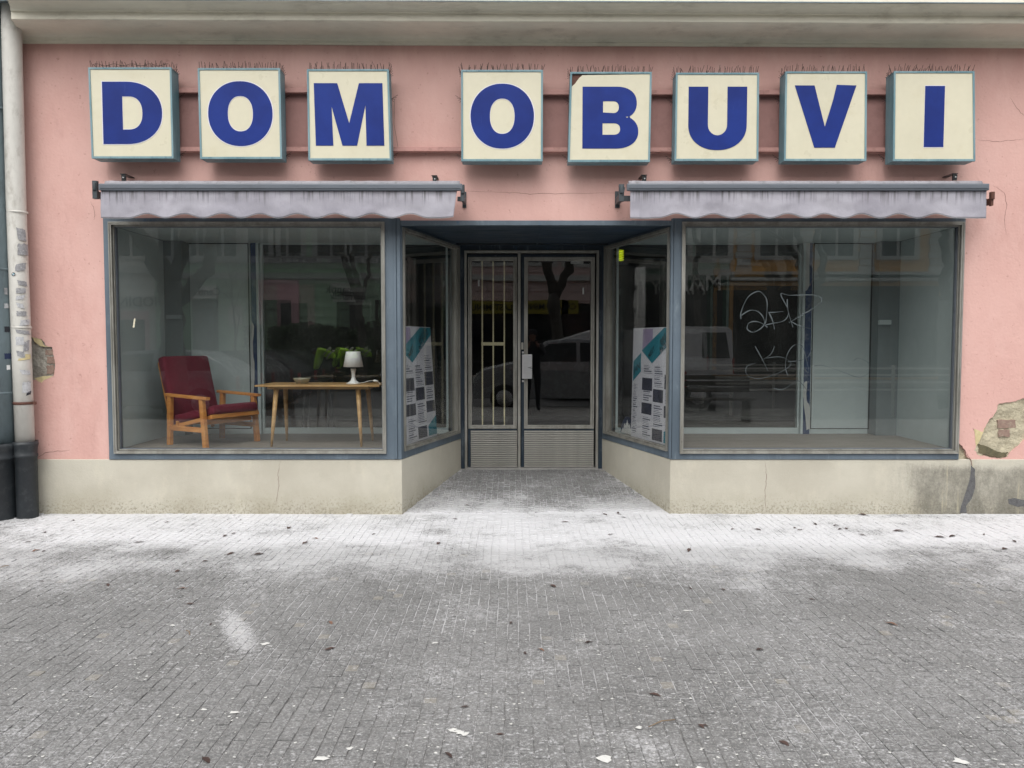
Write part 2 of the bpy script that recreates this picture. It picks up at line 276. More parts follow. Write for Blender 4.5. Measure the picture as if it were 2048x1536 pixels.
# ------------------------------------------------------------------ mesh building
class MB:
    def __init__(s): s.v = []; s.f = []; s.sm = []
    def add(s, vs, fs, smooth=False):
        o = len(s.v); s.v += [tuple(q) for q in vs]; s.f += [tuple(i+o for i in f) for f in fs]; s.sm += [smooth]*len(fs); return s
    def hexa(s, p, smooth=False):          # 8 corners: bottom ring then top ring
        return s.add(p, [(0, 3, 2, 1), (4, 5, 6, 7), (0, 1, 5, 4), (1, 2, 6, 5), (2, 3, 7, 6), (3, 0, 4, 7)], smooth)
    def box(s, x0, x1, y0, y1, z0, z1, m=None):
        p = [(x0, y0, z0), (x1, y0, z0), (x1, y1, z0), (x0, y1, z0), (x0, y0, z1), (x1, y0, z1), (x1, y1, z1), (x0, y1, z1)]
        if m: p = [m @ Vector(q) for q in p]
        return s.hexa(p)
    def tube(s, pts, r, n=8, cap=True, m=None):
        pts = [Vector(p) for p in pts]; rs = r if isinstance(r, (list, tuple)) else [r]*len(pts)
        if m: pts = [m @ p for p in pts]
        ring = []; up = None
        for i, p in enumerate(pts):
            t = (pts[min(i+1, len(pts)-1)]-pts[max(i-1, 0)])
            t = t.normalized() if t.length > 1e-9 else Vector((0, 0, 1))
            if up is None: up = t.orthogonal().normalized()
            up = (up-t*up.dot(t)); up = up.normalized() if up.length > 1e-6 else t.orthogonal().normalized()
            b = t.cross(up)
            ring += [p+(up*cos(2*pi*k/n)+b*sin(2*pi*k/n))*rs[i] for k in range(n)]
        fs = [(i*n+k, i*n+(k+1) % n, (i+1)*n+(k+1) % n, (i+1)*n+k) for i in range(len(pts)-1) for k in range(n)]
        s.add(ring, fs, True)
        if cap:
            o = len(s.v)-len(ring); s.f += [tuple(o+k for k in reversed(range(n))), tuple(o+(len(pts)-1)*n+k for k in range(n))]; s.sm += [False, False]
        return s
    def lathe(s, prof, c, n=24, m=None):    # prof: (r, z)
        vs = [Vector((c[0]+r*cos(2*pi*k/n), c[1]+r*sin(2*pi*k/n), c[2]+z)) for r, z in prof for k in range(n)]
        if m: vs = [m @ q for q in vs]
        return s.add(vs, [(i*n+k, i*n+(k+1) % n, (i+1)*n+(k+1) % n, (i+1)*n+k) for i in range(len(prof)-1) for k in range(n)], True)
    def plate(s, loops, y0, y1, fn=None):   # loops in (x, z), the first is the outline, the others are holes; front at y0
        L = [[Vector((a, b, 0)) for a, b in lp] for lp in loops]; flat = [q for lp in L for q in lp]
        n = len(flat)
        if len(L) == 2 and len(L[0]) == 4 and len(L[1]) == 4:
            ce = sum(L[1], Vector())/4; an = lambda q: atan2(q.y-ce.y, q.x-ce.x)
            oi = sorted(range(4), key=lambda i: an(L[0][i])); ii = sorted(range(4, 8), key=lambda i: an(flat[i]))
            tr = [t_ for i in range(4) for t_ in ((oi[i], oi[(i+1) % 4], ii[(i+1) % 4]), (oi[i], ii[(i+1) % 4], ii[i]))]
        else: tr = tessellate_polygon(L)
        fn = fn or (lambda a, y, b: (a, y, b))
        vs = [fn(q.x, y0, q.y) for q in flat]+[fn(q.x, y1, q.y) for q in flat]
        fs = []
        for a, b, c in tr:
            ar = (flat[b]-flat[a]).cross(flat[c]-flat[a]).z
            if ar < 0: b, c = c, b
            fs += [(a, b, c), (n+a, n+c, n+b)]
        o = 0
        for li, lp in enumerate(L):
            ar = sum(lp[i].x*lp[(i+1) % len(lp)].y-lp[(i+1) % len(lp)].x*lp[i].y for i in range(len(lp)))
            for i in range(len(lp)):
                a, b = o+i, o+(i+1) % len(lp)
                if (ar > 0) != (li > 0): a, b = b, a
                fs.append((a, b, n+b, n+a)[::1] if True else None)
            o += len(lp)
        return s.add(vs, fs)
    def ring(s, x0, x1, z0, z1, w, y0, y1, fn=None):
        return s.plate([[(x0, z0), (x1, z0), (x1, z1), (x0, z1)], [(x0+w, z0+w), (x0+w, z1-w), (x1-w, z1-w), (x1-w, z0+w)]], y0, y1, fn)
    def mesh(s, name, mat, bevel=0, recalc=True):
        me = bpy.data.meshes.new(name); me.from_pydata(s.v, [], s.f)
        me.polygons.foreach_set('use_smooth', s.sm)
        if recalc or bevel:
            bm = bmesh.new(); bm.from_mesh(me)
            bmesh.ops.recalc_face_normals(bm, faces=bm.faces)
            if bevel:
                ed = [e for e in bm.edges if len(e.link_faces) == 2 and e.calc_face_angle(0) > .5]
                bmesh.ops.bevel(bm, geom=ed, offset=bevel, segments=2, affect='EDGES', profile=.6)
            bm.to_mesh(me); bm.free()
        if mat is not None: me.materials.append(mat)
        me.update(); return me
WM = {}
def wm(o): return WM.get(o.name, Matrix.Identity(4)) if o else Matrix.Identity(4)
def link(name, me, parent=None, loc=None):
    o = bpy.data.objects.new(name, me); C.objects.link(o)
    m = Matrix.Identity(4)
    if loc is not None: m = Matrix.Translation(loc); o.location = loc
    if parent is not None:
        o.parent = parent; o.matrix_parent_inverse = wm(parent).inverted()
    WM[o.name] = m; return o
def ob(name, mb, mat, parent=None, bevel=0, recalc=True):
    return link(name, mb.mesh(name, M[mat] if isinstance(mat, str) else mat, bevel, recalc), parent)
def tag(o, label=None, cat=None, group=None, kind=None):
    for k, v in (('label', label), ('category', cat), ('group', group), ('kind', kind)):
        if v: o[k] = v
    return o
def thing(name, loc, label, cat, group=None, rz=0):
    o = bpy.data.objects.new(name, None); C.objects.link(o); o.empty_display_size = .2; o.location = loc; o.rotation_euler = (0, 0, rz)
    WM[o.name] = Matrix.Translation(loc) @ Matrix.Rotation(rz, 4, 'Z'); return tag(o, label, cat, group)
def text(name, s, size, fn, mat, parent, ext=.002, bold=.0, align='CENTER'):
    cu = bpy.data.curves.new(name, 'FONT'); cu.body = s; cu.size = size; cu.align_x = align; cu.align_y = 'CENTER'; cu.extrude = ext; cu.offset = bold; cu.resolution_u = 3
    t = bpy.data.objects.new(name, cu); C.objects.link(t); bpy.context.view_layer.update()
    me = bpy.data.meshes.new_from_object(t); bpy.data.objects.remove(t)
    for v in me.vertices: v.co = Vector(fn(v.co.x, v.co.z, v.co.y))
    me.materials.clear(); me.materials.append(M[mat] if isinstance(mat, str) else mat); me.update()
    return link(name, me, parent)
def jag(pts, amp, n=4, seed=1):            # rough the edges of a polygon
    rnd = random.Random(seed); out = []
    for i, a in enumerate(pts):
        b = pts[(i+1) % len(pts)]; out.append(a)
        for k in range(1, n):
            t = k/n; out.append((a[0]+(b[0]-a[0])*t+rnd.uniform(-amp, amp), a[1]+(b[1]-a[1])*t+rnd.uniform(-amp, amp)))
    return out
def px(pts, Y): return [PY(u, v, Y) for u, v in pts]
# ------------------------------------------------------------------ ground
RY, RZ = 1.5, Z(937, 1.5)                        # back of the entrance recess and its floor height
XA = (X(804, 918), X(1340, 919)); XB = (X(922, 874, 1.5), X(1204, 875, 1.5))   # corners of the recess, front and back
ZP = Z(918.5); ZH = Z(451)                         # plinth top, soffit height
def gz(x, y): return RZ*max(0, y)/RY+.006*noise.noise((x*.5, y*.5, 0))
pave = MB()
PX = [-30, -5.7, 0, 5.7, 30]
for i in range(60):
    for j in range(30):
        pass
gx = [-30, -12]+[-5.7+i*11.4/38 for i in range(39)]+[12, 30]; gy = [-8.3, -5.3]+[-5.2+j*5.2/18 for j in range(1, 19)]+[.3, .7, 1.1, 1.56]
vs = [(x, y, gz(x, y)-.0031) for y in gy for x in gx]; nx = len(gx)
pave.add(vs, [(j*nx+i, j*nx+i+1, (j+1)*nx+i+1, (j+1)*nx+i) for j in range(len(gy)-1) for i in range(nx-1)], True)
pavement = tag(ob('pavement', pave, 'bed'), kind='structure')
k = NT('far_sett_paving'); br = k.n('ShaderNodeTexBrick'); mp = k.n('ShaderNodeMapping'); k.t.links.new(k.obj, mp.inputs[0]); mp.inputs['Rotation'].default_value = (0, 0, pi/2)
k.t.links.new(mp.outputs[0], br.inputs[0]); br.inputs['Scale'].default_value = 1; br.inputs['Brick Width'].default_value = .056; br.inputs['Row Height'].default_value = .056; br.inputs['Mortar Size'].default_value = .003
br.inputs['Color1'].default_value = lin('7e7e7c'); br.inputs['Color2'].default_value = lin('8f8e8a'); br.inputs['Mortar'].default_value = lin('3a3937')
k.bump(k.noise(k.obj, 100, 4, .7), .4, .004); M['farpave'] = k.fin(k.mix(k.ramp(k.noise(k.obj, 1, 8, .7), .5, .8, 0, .5), br.outputs[0], lin('c4c4c4')), .85)
fp = MB()
for a, b, c, d in ((-30, 30, -8.3, -5.24), (-30, -5.66, -5.24, 0), (5.66, 30, -5.24, 0)): fp.add([(a, c, -.001), (b, c, -.001), (b, d, -.001), (a, d, -.001)], [(0, 1, 2, 3)])
tag(ob('far_paving', fp, 'farpave', pavement), kind='stuff')
P = .0565
def sett(mb, cx, cy, w, d, z, rnd, cx0=None):
    t = .0022; tx, ty = rnd.gauss(0, .011), rnd.gauss(0, .011); j = lambda: rnd.uniform(-.0016, .0016)
    hw, hd = w/2, d/2
    c = [(-hw+j(), -hd+j()), (hw+j(), -hd+j()), (hw+j(), hd+j()), (-hw+j(), hd+j())]
    vs = [(cx+x, cy+y, z-.014) for x, y in c]+[(cx+x, cy+y, z-t*.9+x*tx+y*ty) for x, y in c]+[(cx+x*.93, cy+y*.93, z+x*tx+y*ty) for x, y in c]
    mb.add(vs, [(0, 1, 5, 4), (1, 2, 6, 5), (2, 3, 7, 6), (3, 0, 4, 7), (4, 5, 9, 8), (5, 6, 10, 9), (6, 7, 11, 10), (7, 4, 8, 11), (8, 9, 10, 11)])
def inside(x, y):
    if y < -.004: return True
    t = y/RY
    return XA[0]+(XB[0]-XA[0])*t+.01 < x < XA[1]+(XB[1]-XA[1])*t-.01 and y < RY-.03
rnd = random.Random(3); cells = []
for i in range(-100, 101):
    x = i*P; y = -5.22+rnd.uniform(0, P)
    while y < RY:
        d = P*rnd.uniform(.84, 1.2)
        xx = x+.006*sin(y*1.7+i*.05)+.0012*sin(y*9+i); yc = y+d/2
        if y+d < .0 or (y > 0 and inside(xx, yc)) : 
            if inside(xx, yc): cells.append((xx, yc, P-.0034+rnd.uniform(-.0014, .0014), d-.0036))
        y += d
cells.sort(key=lambda c: (c[1]+D)**2+c[0]**2 if abs(c[0]) < .66*(c[1]+D) and c[1] > -4.15 else 1e3+(c[1]+6)**2)
near, rest = cells[:300], cells[300:]
big = MB(); tones = []
for c in rest:
    sett(big, c[0], c[1], c[2], c[3], gz(c[0], c[1])+max(-.0011, rnd.gauss(0, .0016)), rnd)
    tn = rnd.random(); tones += [tn]*12
me = big.mesh('paving_setts', M['sett'], recalc=False)
a = me.attributes.new('tone', 'FLOAT', 'POINT'); a.data.foreach_set('value', tones)
tag(link('paving_setts', me, pavement), kind='stuff')
var = []
for i in range(24):
    mb = MB(); sett(mb, 0, 0, P-.0034, P-.0034, 0, rnd); me = mb.mesh('sett', M['sett'], recalc=False)
    a = me.attributes.new('tone', 'FLOAT', 'POINT'); a.data.foreach_set('value', [(i+.5)/24]*12); var.append(me)
for i, c in enumerate(near):
    o = link('paving_sett', rnd.choice(var), pavement); o.location = (c[0], c[1], gz(c[0], c[1])+max(-.0011, rnd.gauss(0, .0016))); o.scale = (c[2]/(P-.0034), c[3]/(P-.0034), 1)
# road and the far side
mb = MB(); mb.box(-30, 30, -8.45, -8.3, -.14, .0)
M['kerb'] = pm('granite_kerb', '8f8e8b', .85, .15, 6, '5e5d5a', .4)
M['asphalt'] = pm('asphalt', '4a4a4b', .9, .15, 2, '3a3a3b', .5, 6, .5, 120); M['sidewalk2'] = pm('far_pavement_slabs', '8a8984', .85, .12, 1)
tag(ob('kerb', mb, 'kerb'), kind='structure')
mb = MB(); mb.add([(-60, -22, -.13), (60, -22, -.13), (60, -8.45, -.13), (-60, -8.45, -.13)], [(0, 1, 2, 3)]); tag(ob('road', mb, 'asphalt'), kind='structure')
mb = MB(); mb.box(-60, 60, -60, -22, -.2, .0); tag(ob('far_pavement', mb, 'sidewalk2'), kind='structure')
mb = MB(); mb.add([(-400, -400, -.3), (400, -400, -.3), (400, 400, -.3), (-400, 400, -.3)], [(0, 1, 2, 3)]); tag(ob('ground', mb, 'asphalt'), kind='structure')

# ------------------------------------------------------------------ the shop building
bld = thing('shop_building', (0, 0, 0), 'pink plastered shop front with recessed glass entrance, two display windows and cream plinth', 'building')
XE = (-5.3, 5.6)
xl, xr = X(207, 440), X(1930, 440); zt = Z(436)
patchL = [(40, 672), (62, 674), (84, 678), (90, 690), (104, 694), (108, 712), (110, 728), (107, 752), (88, 756), (70, 760), (40, 765)]
patchR = [(2056, 796), (2040, 799), (2027, 803), (1998, 807), (1989, 828), (1972, 850), (1965, 866), (1953, 860), (1946, 857), (1956, 872), (1951, 895), (1954, 909), (1985, 916), (2004, 918), (2016, 914), (2020, 905), (2038, 890), (2056, 872)]
patchS = [(1916, 886), (1925, 892), (1932, 903), (1934, 913), (1940, 921), (1916, 921)]
pL, pR = jag(px(patchL, 0), .006, 4, 2), jag(px(patchR, 0), .006, 4, 5)
pS = [q for q in jag(px(patchS, 0)[:5], .004, 3, 8)][:13]
zc0 = Z(90)
outer = [(XE[0], ZP), (xl, ZP), (xl, zt), (XA[0]-.02, zt), (XA[0]-.02, Z(441)), (XA[1]+.02, Z(441)), (XA[1]+.02, Z(438)), (xr, Z(438)), (xr, PY(1917, 886)[1])]
outer += [q for q in pS if q[1] > ZP+.002][1:]+[(X(1941, 919), ZP), (XE[1], ZP), (XE[1], zc0+.1), (XE[0], zc0+.1)]
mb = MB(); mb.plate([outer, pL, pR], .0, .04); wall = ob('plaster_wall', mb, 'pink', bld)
# masonry behind the broken plaster
def rough_patch(u0, u1, v0, v1, y, amp, mat, seed, name='exposed_masonry'):
    (x0, z1), (x1, z0) = PY(u0, v0), PY(u1, v1); n = 34; vs = []
    for j in range(n+1):
        for i in range(n+1):
            x, z = x0+(x1-x0)*i/n, z0+(z1-z0)*j/n
            vs.append((x, y-amp*(noise.fractal((x*9+seed, z*9, seed), .9, 2.1, 5)+.2), z))
    m_ = MB().add(vs, [(j*(n+1)+i, j*(n+1)+i+1, (j+1)*(n+1)+i+1, (j+1)*(n+1)+i) for j in range(n) for i in range(n)], True)
    return ob(name, m_, mat, bld)
rough_patch(30, 118, 664, 770, .020, .012, 'mortar_g', 3); rough_patch(1940, 2070, 785, 921, .018, .018, 'mortar', 8); rough_patch(1908, 1948, 876, 922, .028, .01, 'mortar', 12)
def brick(u0, u1, v0, v1, y0=.010, y1=.05, seed=0):
    q = jag(px([(u0, v1), (u1, v1), (u1, v0), (u0, v0)], 0), .0055, 5, seed); ob('brick', MB().plate([q], y0, y1), 'brick', bld)
ob('moss_stain', MB().plate([jag(px([(1956, 888), (1972, 892), (1990, 901), (2006, 906), (2016, 904), (2012, 914), (1996, 914), (1980, 911), (1958, 905)], 0), .005, 5, 6)], .002, .012), 'moss', bld)
brick(90, 106, 700, 710, seed=1); brick(93, 108, 713, 727, seed=2); brick(92, 106, 731, 748, seed=3); brick(1996, 2032, 840, 856, .004, seed=4); brick(1998, 2020, 859, 874, .006, seed=5)
for pts, s in (([(64, 674), (82, 679), (88, 691), (100, 694), (80, 692), (70, 684)], 3), ([(68, 756), (86, 752), (106, 752), (88, 760), (84, 766), (76, 762)], 4), ([(1948, 858), (1966, 864), (1972, 852), (1960, 880), (1952, 893)], 6)):
    ob('undercoat_patch', MB().plate([jag(px(pts, 0), .003, 3, s)], -.0018, .004), 'undercoat', bld)
# fine cracks in the plaster and filler in the plinth
def strip(pts, w, y, depth=.004, seed=0, Y=0):
    r = random.Random(seed); P_ = px(pts, Y); fine = []
    for i in range(len(P_)-1):
        for q in range(6): t = q/6; fine.append((P_[i][0]+(P_[i+1][0]-P_[i][0])*t+r.uniform(-.004, .004), P_[i][1]+(P_[i+1][1]-P_[i][1])*t+r.uniform(-.004, .004)))
    fine.append(P_[-1]); m_ = MB(); n = len(fine); L = []; R_ = []
    for i, (x, z) in enumerate(fine):
        a, b = fine[max(0, i-1)], fine[min(n-1, i+1)]; dx, dz = b[0]-a[0], b[1]-a[1]; l = math.hypot(dx, dz) or 1
        ww = w*(.35+.65*sin(pi*i/(n-1)))*r.uniform(.5, 1.1)/2; L.append((x-dz/l*ww, y, z+dx/l*ww)); R_.append((x+dz/l*ww, y, z-dx/l*ww))
    m_.add(L+R_, [(i, i+1, n+i+1, n+i) for i in range(n-1)]); return m_
cr = [([(930, 382), (1010, 385), (1060, 388), (1120, 387), (1238, 386)], .003), ([(1955, 280), (2000, 283), (2048, 278)], .003), ([(1985, 370), (2008, 385), (2014, 410), (2008, 440), (2012, 470)], .003), ([(2020, 195), (2040, 225), (2050, 232)], .003), ([(182, 402), (190, 425), (188, 440)], .003), ([(62, 925), (90, 905), (140, 900)], .004), ([(800, 305), (860, 305), (920, 304)], .0025)]
m_ = MB()
for i, (p_, w_) in enumerate(cr):
    q = strip(p_, w_, -.0012, seed=i); m_.add(q.v, q.f)
tag(ob('hairline_cracks', m_, 'crackdark', bld, recalc=False), kind='stuff')
# plinth: plan outline extruded upward, the front face 15 mm proud of the plaster
def prism_z(loop, z0, z1, zf=None):
    n = len(loop); m_ = MB(); tr = tessellate_polygon([[Vector((a, b, 0)) for a, b in loop]])
    z0f = (lambda x, y: z0) if zf is None else zf
    m_.add([(a, b, z0f(a, b)) for a, b in loop]+[(a, b, z1) for a, b in loop], [(i, (i+1) % n, n+(i+1) % n, n+i) for i in range(n)]+[t for t in tr]+[(n+a, n+b, n+c) for a, b, c in tr]); return m_
th = .14
for sgn, a, b, e in ((-1, XA[0], XB[0], XE[0]), (1, XA[1], XB[1], XE[1])):
    lo = [(e, -.012), (a, -.012), (b, RY), (b+sgn*th, RY), (a+sgn*th, th), (e, th)]
    m_ = prism_z(lo, -.05, ZP); ob('plinth', m_, 'plinth', bld, .006)
    tp = [(e, -.018), (a-sgn*.004, -.018), (b, RY-.003), (b+sgn*.05, RY-.003), (a+sgn*.06, .05), (e, .05)]
ob('filled_crack', MB().plate([jag(px([(1942, 930), (1950, 938), (1950, 975), (1943, 998), (1932, 1012), (1933, 1026), (1919, 1026), (1922, 1012), (1930, 988), (1936, 970), (1941, 948)], -.012), .003, 3, 4)], -.0135, .0), 'asph', bld)
ob('filled_crack', MB().plate([jag(px([(2016, 998), (2030, 996), (2048, 1000), (2060, 1004), (2060, 1012), (2035, 1014), (2018, 1008)], -.012), .003, 3, 9)], -.0135, .0), 'asph', bld)
m_ = MB()
for i, (p_, w_) in enumerate([([(560, 922), (556, 950), (558, 975), (552, 1010)], .003), ([(1530, 922), (1533, 950), (1530, 985), (1532, 1022)], .003), ([(1934, 908), (1941, 921), (1944, 932)], .008)]):
    q = strip(p_, w_, -.0135 if i < 2 else -.0150, seed=20+i, Y=-.012); m_.add(q.v, q.f)
tag(ob('plinth_cracks', m_, 'crackdark', bld, recalc=False), kind='stuff')
# cornice: profile (y, z) swept along x with a slight fall to the right
def sweep_x(prof, x0, x1, n, mat, name, fall=0.0, parent=bld, miter=None):
    m_ = MB(); k_ = len(prof)
    for i in range(n+1):
        x = x0+(x1-x0)*i/n
        for y, z in prof:
            xx = x
            if miter and i == 0: xx = x0+miter*max(0, -y)
            m_.v.append((xx, y, z-fall*(x)+.003*noise.noise((x*1.3, z*5, 0))))
    for i in range(n):
        for j in range(k_-1): m_.f.append((i*k_+j, (i+1)*k_+j, (i+1)*k_+j+1, i*k_+j+1)); m_.sm.append(False)
    m_.f.append(tuple(range(k_))); m_.sm.append(False); m_.f.append(tuple(n*k_+j for j in reversed(range(k_)))); m_.sm.append(False)
    return ob(name, m_, mat, parent)
def cz(v, y): return PY(1024, v, y)[1]
pf = [(.05, cz(91, 0)), (-.018, cz(91, -.018)), (-.018, cz(84.5, -.018)), (-.03, cz(83, -.03)), (-.035, cz(78, -.035)), (-.055, cz(73, -.055))]
for i in range(9):
    t = i/8; y = -.055-.25*sin(t*pi/2)*1; z0_, z1_ = cz(73, -.055), cz(46, -.30); pf.append((-.055-(.245)*(1-cos(t*pi/2)), z0_+(z1_-z0_)*sin(t*pi/2)))
pf += [(-.32, cz(45.5, -.32)), (-.338, cz(42, -.338)), (-.332, cz(27.5, -.332)), (-.345, cz(26, -.345))]
for i in range(7):
    t = i/6; y0_, y1_ = -.35, -.44; z0_, z1_ = cz(25.5, -.35), cz(5, -.44); pf.append((y0_+(y1_-y0_)*(1-cos(t*pi/2)), z0_+(z1_-z0_)*sin(t*pi/2)))
pf += [(-.45, cz(4, -.45)), (-.45, cz(-6, -.45)), (.05, cz(-6, -.45)+.12)]
sweep_x(pf, X(44, 85), XE[1]+1, 60, 'cornice', 'cornice', .0044, miter=.36)
zt_ = cz(-6, -.45)
m_ = MB(); m_.hexa([(-3.95, -.48, cz(3, -.48)+.014), (7, -.48, cz(3, -.48)-.026), (7, .05, zt_+.11), (-4.75, .05, zt_+.14), (-3.95, -.48, cz(3, -.48)+.022), (7, -.48, cz(3, -.48)-.018), (7, .05, zt_+.13), (-4.75, .05, zt_+.16)])
ob('cornice_flashing', m_, 'zinc', bld)
ob('upper_wall', MB().box(-6.5, 7, .06, .3, zc0+.05, 6.8), 'pink', bld)
M['nbr'] = pm('neighbour_plaster', '9a958a', .9, .1, 1)
ob('side_wall', MB().box(-9, -4.72, .045, .3, -.05, 6.8), 'nbr', bld)

# ------------------------------------------------------------------ display windows
YG = .03
zsill, ztop = ZP+.001, zt-.004
def front_window(u0, u1, px_corner, left):
    # painted surround
    xo = X(207, 440)+.004 if left else X(1930, 440)-.004
    xi = XA[0] if left else XA[1]
    (ax0, az1), (ax1, az0) = PY(u0, 446), PY(u1, 905)
    lo, hi = min(xo, xi), max(xo, xi)
    m_ = MB(); m_.plate([[(lo, zsill), (hi, zsill), (hi, ztop), (lo, ztop)], [(ax0, az0), (ax0, az1), (ax1, az1), (ax1, az0)]], -.02, .10)
    f = ob('display_window', m_, 'paint', bld, .003); tag(f, label='left display window surround' if left else 'right display window surround')
    pst = (X(793, 450) if left else X(1347, 450)); ob('post_seam', MB().box(pst-.002, pst+.002, -.0215, -.01, zsill+.01, ztop-.01), 'paint_dark', f)
    pa = (X(788, 450), X(800, 450)) if left else (X(1341.5, 450), X(1353, 450))
    ob('cover_strip', MB().box(pa[0], pa[0]+.018, -.027, -.015, zsill+.005, ztop-.005), 'paint', f, .002)
    w1, w2 = .018, .011
    m_ = MB().ring(ax0+.001, ax1-.001, az0+.001, az1-.001, w1, -.034, .06); m_.ring(ax0+w1+.004, ax1-w1-.004, az0+w1+.004, az1-w1-.004, w2-.003, -.012, .05)
    m_.ring(ax0-.006, ax1+.006, az0-.006, az1+.006, .010, -.040, -.018)
    ob('frame', m_, 'alu', f, .0015)
    ob('gasket', MB().ring(ax0+w1+w2+.001, ax1-w1-w2-.001, az0+w1+w2+.001, az1-w1-w2-.001, .005, .008, .05), 'tube', f)
    q = w1+w2+.004
    ob('pane', MB().box(ax0+q, ax1-q, YG, YG+.006, az0+q, az1-q), 'glass', f)
    return f, (ax0, ax1, az0, az1)
fl, wl_ = front_window(221, 772.5, 805, True)
fr_, wr_ = front_window(1364.5, 1911, 1340, False)
# head bar and soffit over the recess
ob('head_beam', MB().box(XA[0]+.002, XA[1]-.002, -.02, .05, ZH, Z(441.5)), 'paint', bld, .003)
m_ = MB(); t1 = .035
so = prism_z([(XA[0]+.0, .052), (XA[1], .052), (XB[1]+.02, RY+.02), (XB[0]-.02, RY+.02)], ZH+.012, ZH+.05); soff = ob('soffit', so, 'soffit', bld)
ob('soffit_batten', MB().hexa([(X(1086, 455)-.01, .06, ZH+.006), (X(1086, 455)+.01, .06, ZH+.006), (X(1074, 490, 1.4)+.01, 1.44, ZH+.006), (X(1074, 490, 1.4)-.01, 1.44, ZH+.006), (X(1086, 455)-.01, .06, ZH+.02), (X(1086, 455)+.01, .06, ZH+.02), (X(1074, 490, 1.4)+.01, 1.44, ZH+.02), (X(1074, 490, 1.4)-.01, 1.44, ZH+.02)]), 'soffit', soff)
# slanted side windows of the recess; (s metres along, t outwards from the display, z)
def side(sgn):
    a, b = (Vector((XA[0], 0)), Vector((XB[0], RY))) if sgn < 0 else (Vector((XA[1], 0)), Vector((XB[1], RY)))
    L = (b-a).length; d = (b-a)/L; nrm = Vector((d.y, -d.x)) if sgn < 0 else Vector((-d.y, d.x))   # towards the recess middle
    def fn(s, t, z): q = a+d*s+nrm*(-t); return (q.x, q.y, z)
    return fn, L
SW = {}
for sgn in (-1, 1):
    fn, L = side(sgn); SW[sgn] = (fn, L); z0_, z1_ = ZP+.003, ZH+.010
    m_ = MB().plate([[(.0, z0_), (L-.01, z0_), (L-.01, z1_), (0, z1_)], [(.03, z0_+.062), (.03, z1_-.02), (L-.07, z1_-.02), (L-.07, z0_+.062)]], -.006, .09, fn)
    f = ob('entrance_side_window', m_, 'paint', bld, .002); tag(f, label='slanted window surround on the %s of the entrance' % ('left' if sgn < 0 else 'right'))
    a0, a1, b0, b1 = .031, L-.071, z0_+.063, z1_-.021
    m_ = MB().ring(a0, a1, b0, b1, .022, -.022, .05, fn); m_.plate([[(a1-.075, b0+.022), (a1-.022, b0+.022), (a1-.022, b1-.022), (a1-.075, b1-.022)]], -.014, .04, fn)
    m_.ring(a0+.0225, a1-.0755, b0+.0225, b1-.0225, .012, -.004, .04, fn); ob('frame', m_, 'alu', f, .0015)
    ob('pane', MB().plate([[(a0+.03, b0+.03), (a1-.08, b0+.03), (a1-.08, b1-.03), (a0+.03, b1-.03)]], .02, .026, fn), 'glass', f)

# ------------------------------------------------------------------ entrance doors
YD = RY
def ux(u, Y=YD): return X(u, 700, Y)
def vz(v, Y=YD): return Z(v, Y)
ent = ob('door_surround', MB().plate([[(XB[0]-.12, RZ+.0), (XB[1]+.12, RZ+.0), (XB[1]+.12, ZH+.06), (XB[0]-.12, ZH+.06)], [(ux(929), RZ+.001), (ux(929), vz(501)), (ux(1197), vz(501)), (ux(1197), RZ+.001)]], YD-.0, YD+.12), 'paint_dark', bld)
m_ = MB()
a0, a1, ztp = ux(929)+.001, ux(1197)-.001, vz(501)-.001; w = .026
m_.box(a0, a0+w, YD-.02, YD+.09, RZ, ztp-w); m_.box(a1-w, a1, YD-.02, YD+.09, RZ, ztp-w); m_.box(a0, a1, YD-.02, YD+.09, ztp-w, ztp)
m_.box(ux(1035.5), ux(1041), YD-.024, YD+.09, RZ, ztp-w-.0005); ob('door_frame', m_, 'alu', bld, .002)
ob('threshold', MB().box(a0, a1, YD-.05, YD+.1, RZ-.02, RZ+.012), 'kerb', bld)
def leaf(ul, ur, gl, gr_, name, label):
    m_ = MB(); x0, x1 = ux(ul-5.5 if ul < 1000 else ul-6), ux(ur)
    zb, zk, zt2 = RZ+.014, vz(861), vz(509)
    y0 = YD+.012
    m_.plate([[(x0, zb), (x1, zb), (x1, zt2), (x0, zt2)], [(ux(gl)-.03, vz(852)-.02), (ux(gl)-.03, vz(521)+.02), (ux(gr_)+.03, vz(521)+.02), (ux(gr_)+.03, vz(852)-.02)]], y0, y0+.04)
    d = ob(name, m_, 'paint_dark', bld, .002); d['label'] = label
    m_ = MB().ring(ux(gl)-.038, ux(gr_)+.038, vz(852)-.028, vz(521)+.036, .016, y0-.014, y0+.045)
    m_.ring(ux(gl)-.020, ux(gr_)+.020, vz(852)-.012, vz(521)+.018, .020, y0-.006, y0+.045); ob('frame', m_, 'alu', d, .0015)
    ob('pane', MB().box(ux(gl)-.004, ux(gr_)+.004, y0+.02, y0+.026, vz(852)+.004, vz(521)-.004), 'glass_old', d)
    x0 = ux(ul-.5); n = 17; h = (zk-zb)/n; sm = MB(); sm.add([(x0+.003, y, z) for y, z in ((y0, h*.02), (y0-.012, h*.2), (y0-.013, h*.7), (y0, h*.93))]+[(x1-.003, y, z) for y, z in ((y0, h*.02), (y0-.012, h*.2), (y0-.013, h*.7), (y0, h*.93))], [(0, 4, 5, 1), (1, 5, 6, 2), (2, 6, 7, 3), (3, 7, 4, 0), (0, 1, 2, 3), (7, 6, 5, 4)])
    me = sm.mesh('kick_slat', M['slat'])
    for i in range(n):
        o = link('kick_slat', me, d); o.location = (0, rnd.uniform(-.001, .0), zb+h*i)
    return d
dl = leaf(941, 1034.8, 943.5, 1026.5, 'door', 'narrow left door leaf with cream bars behind glass')
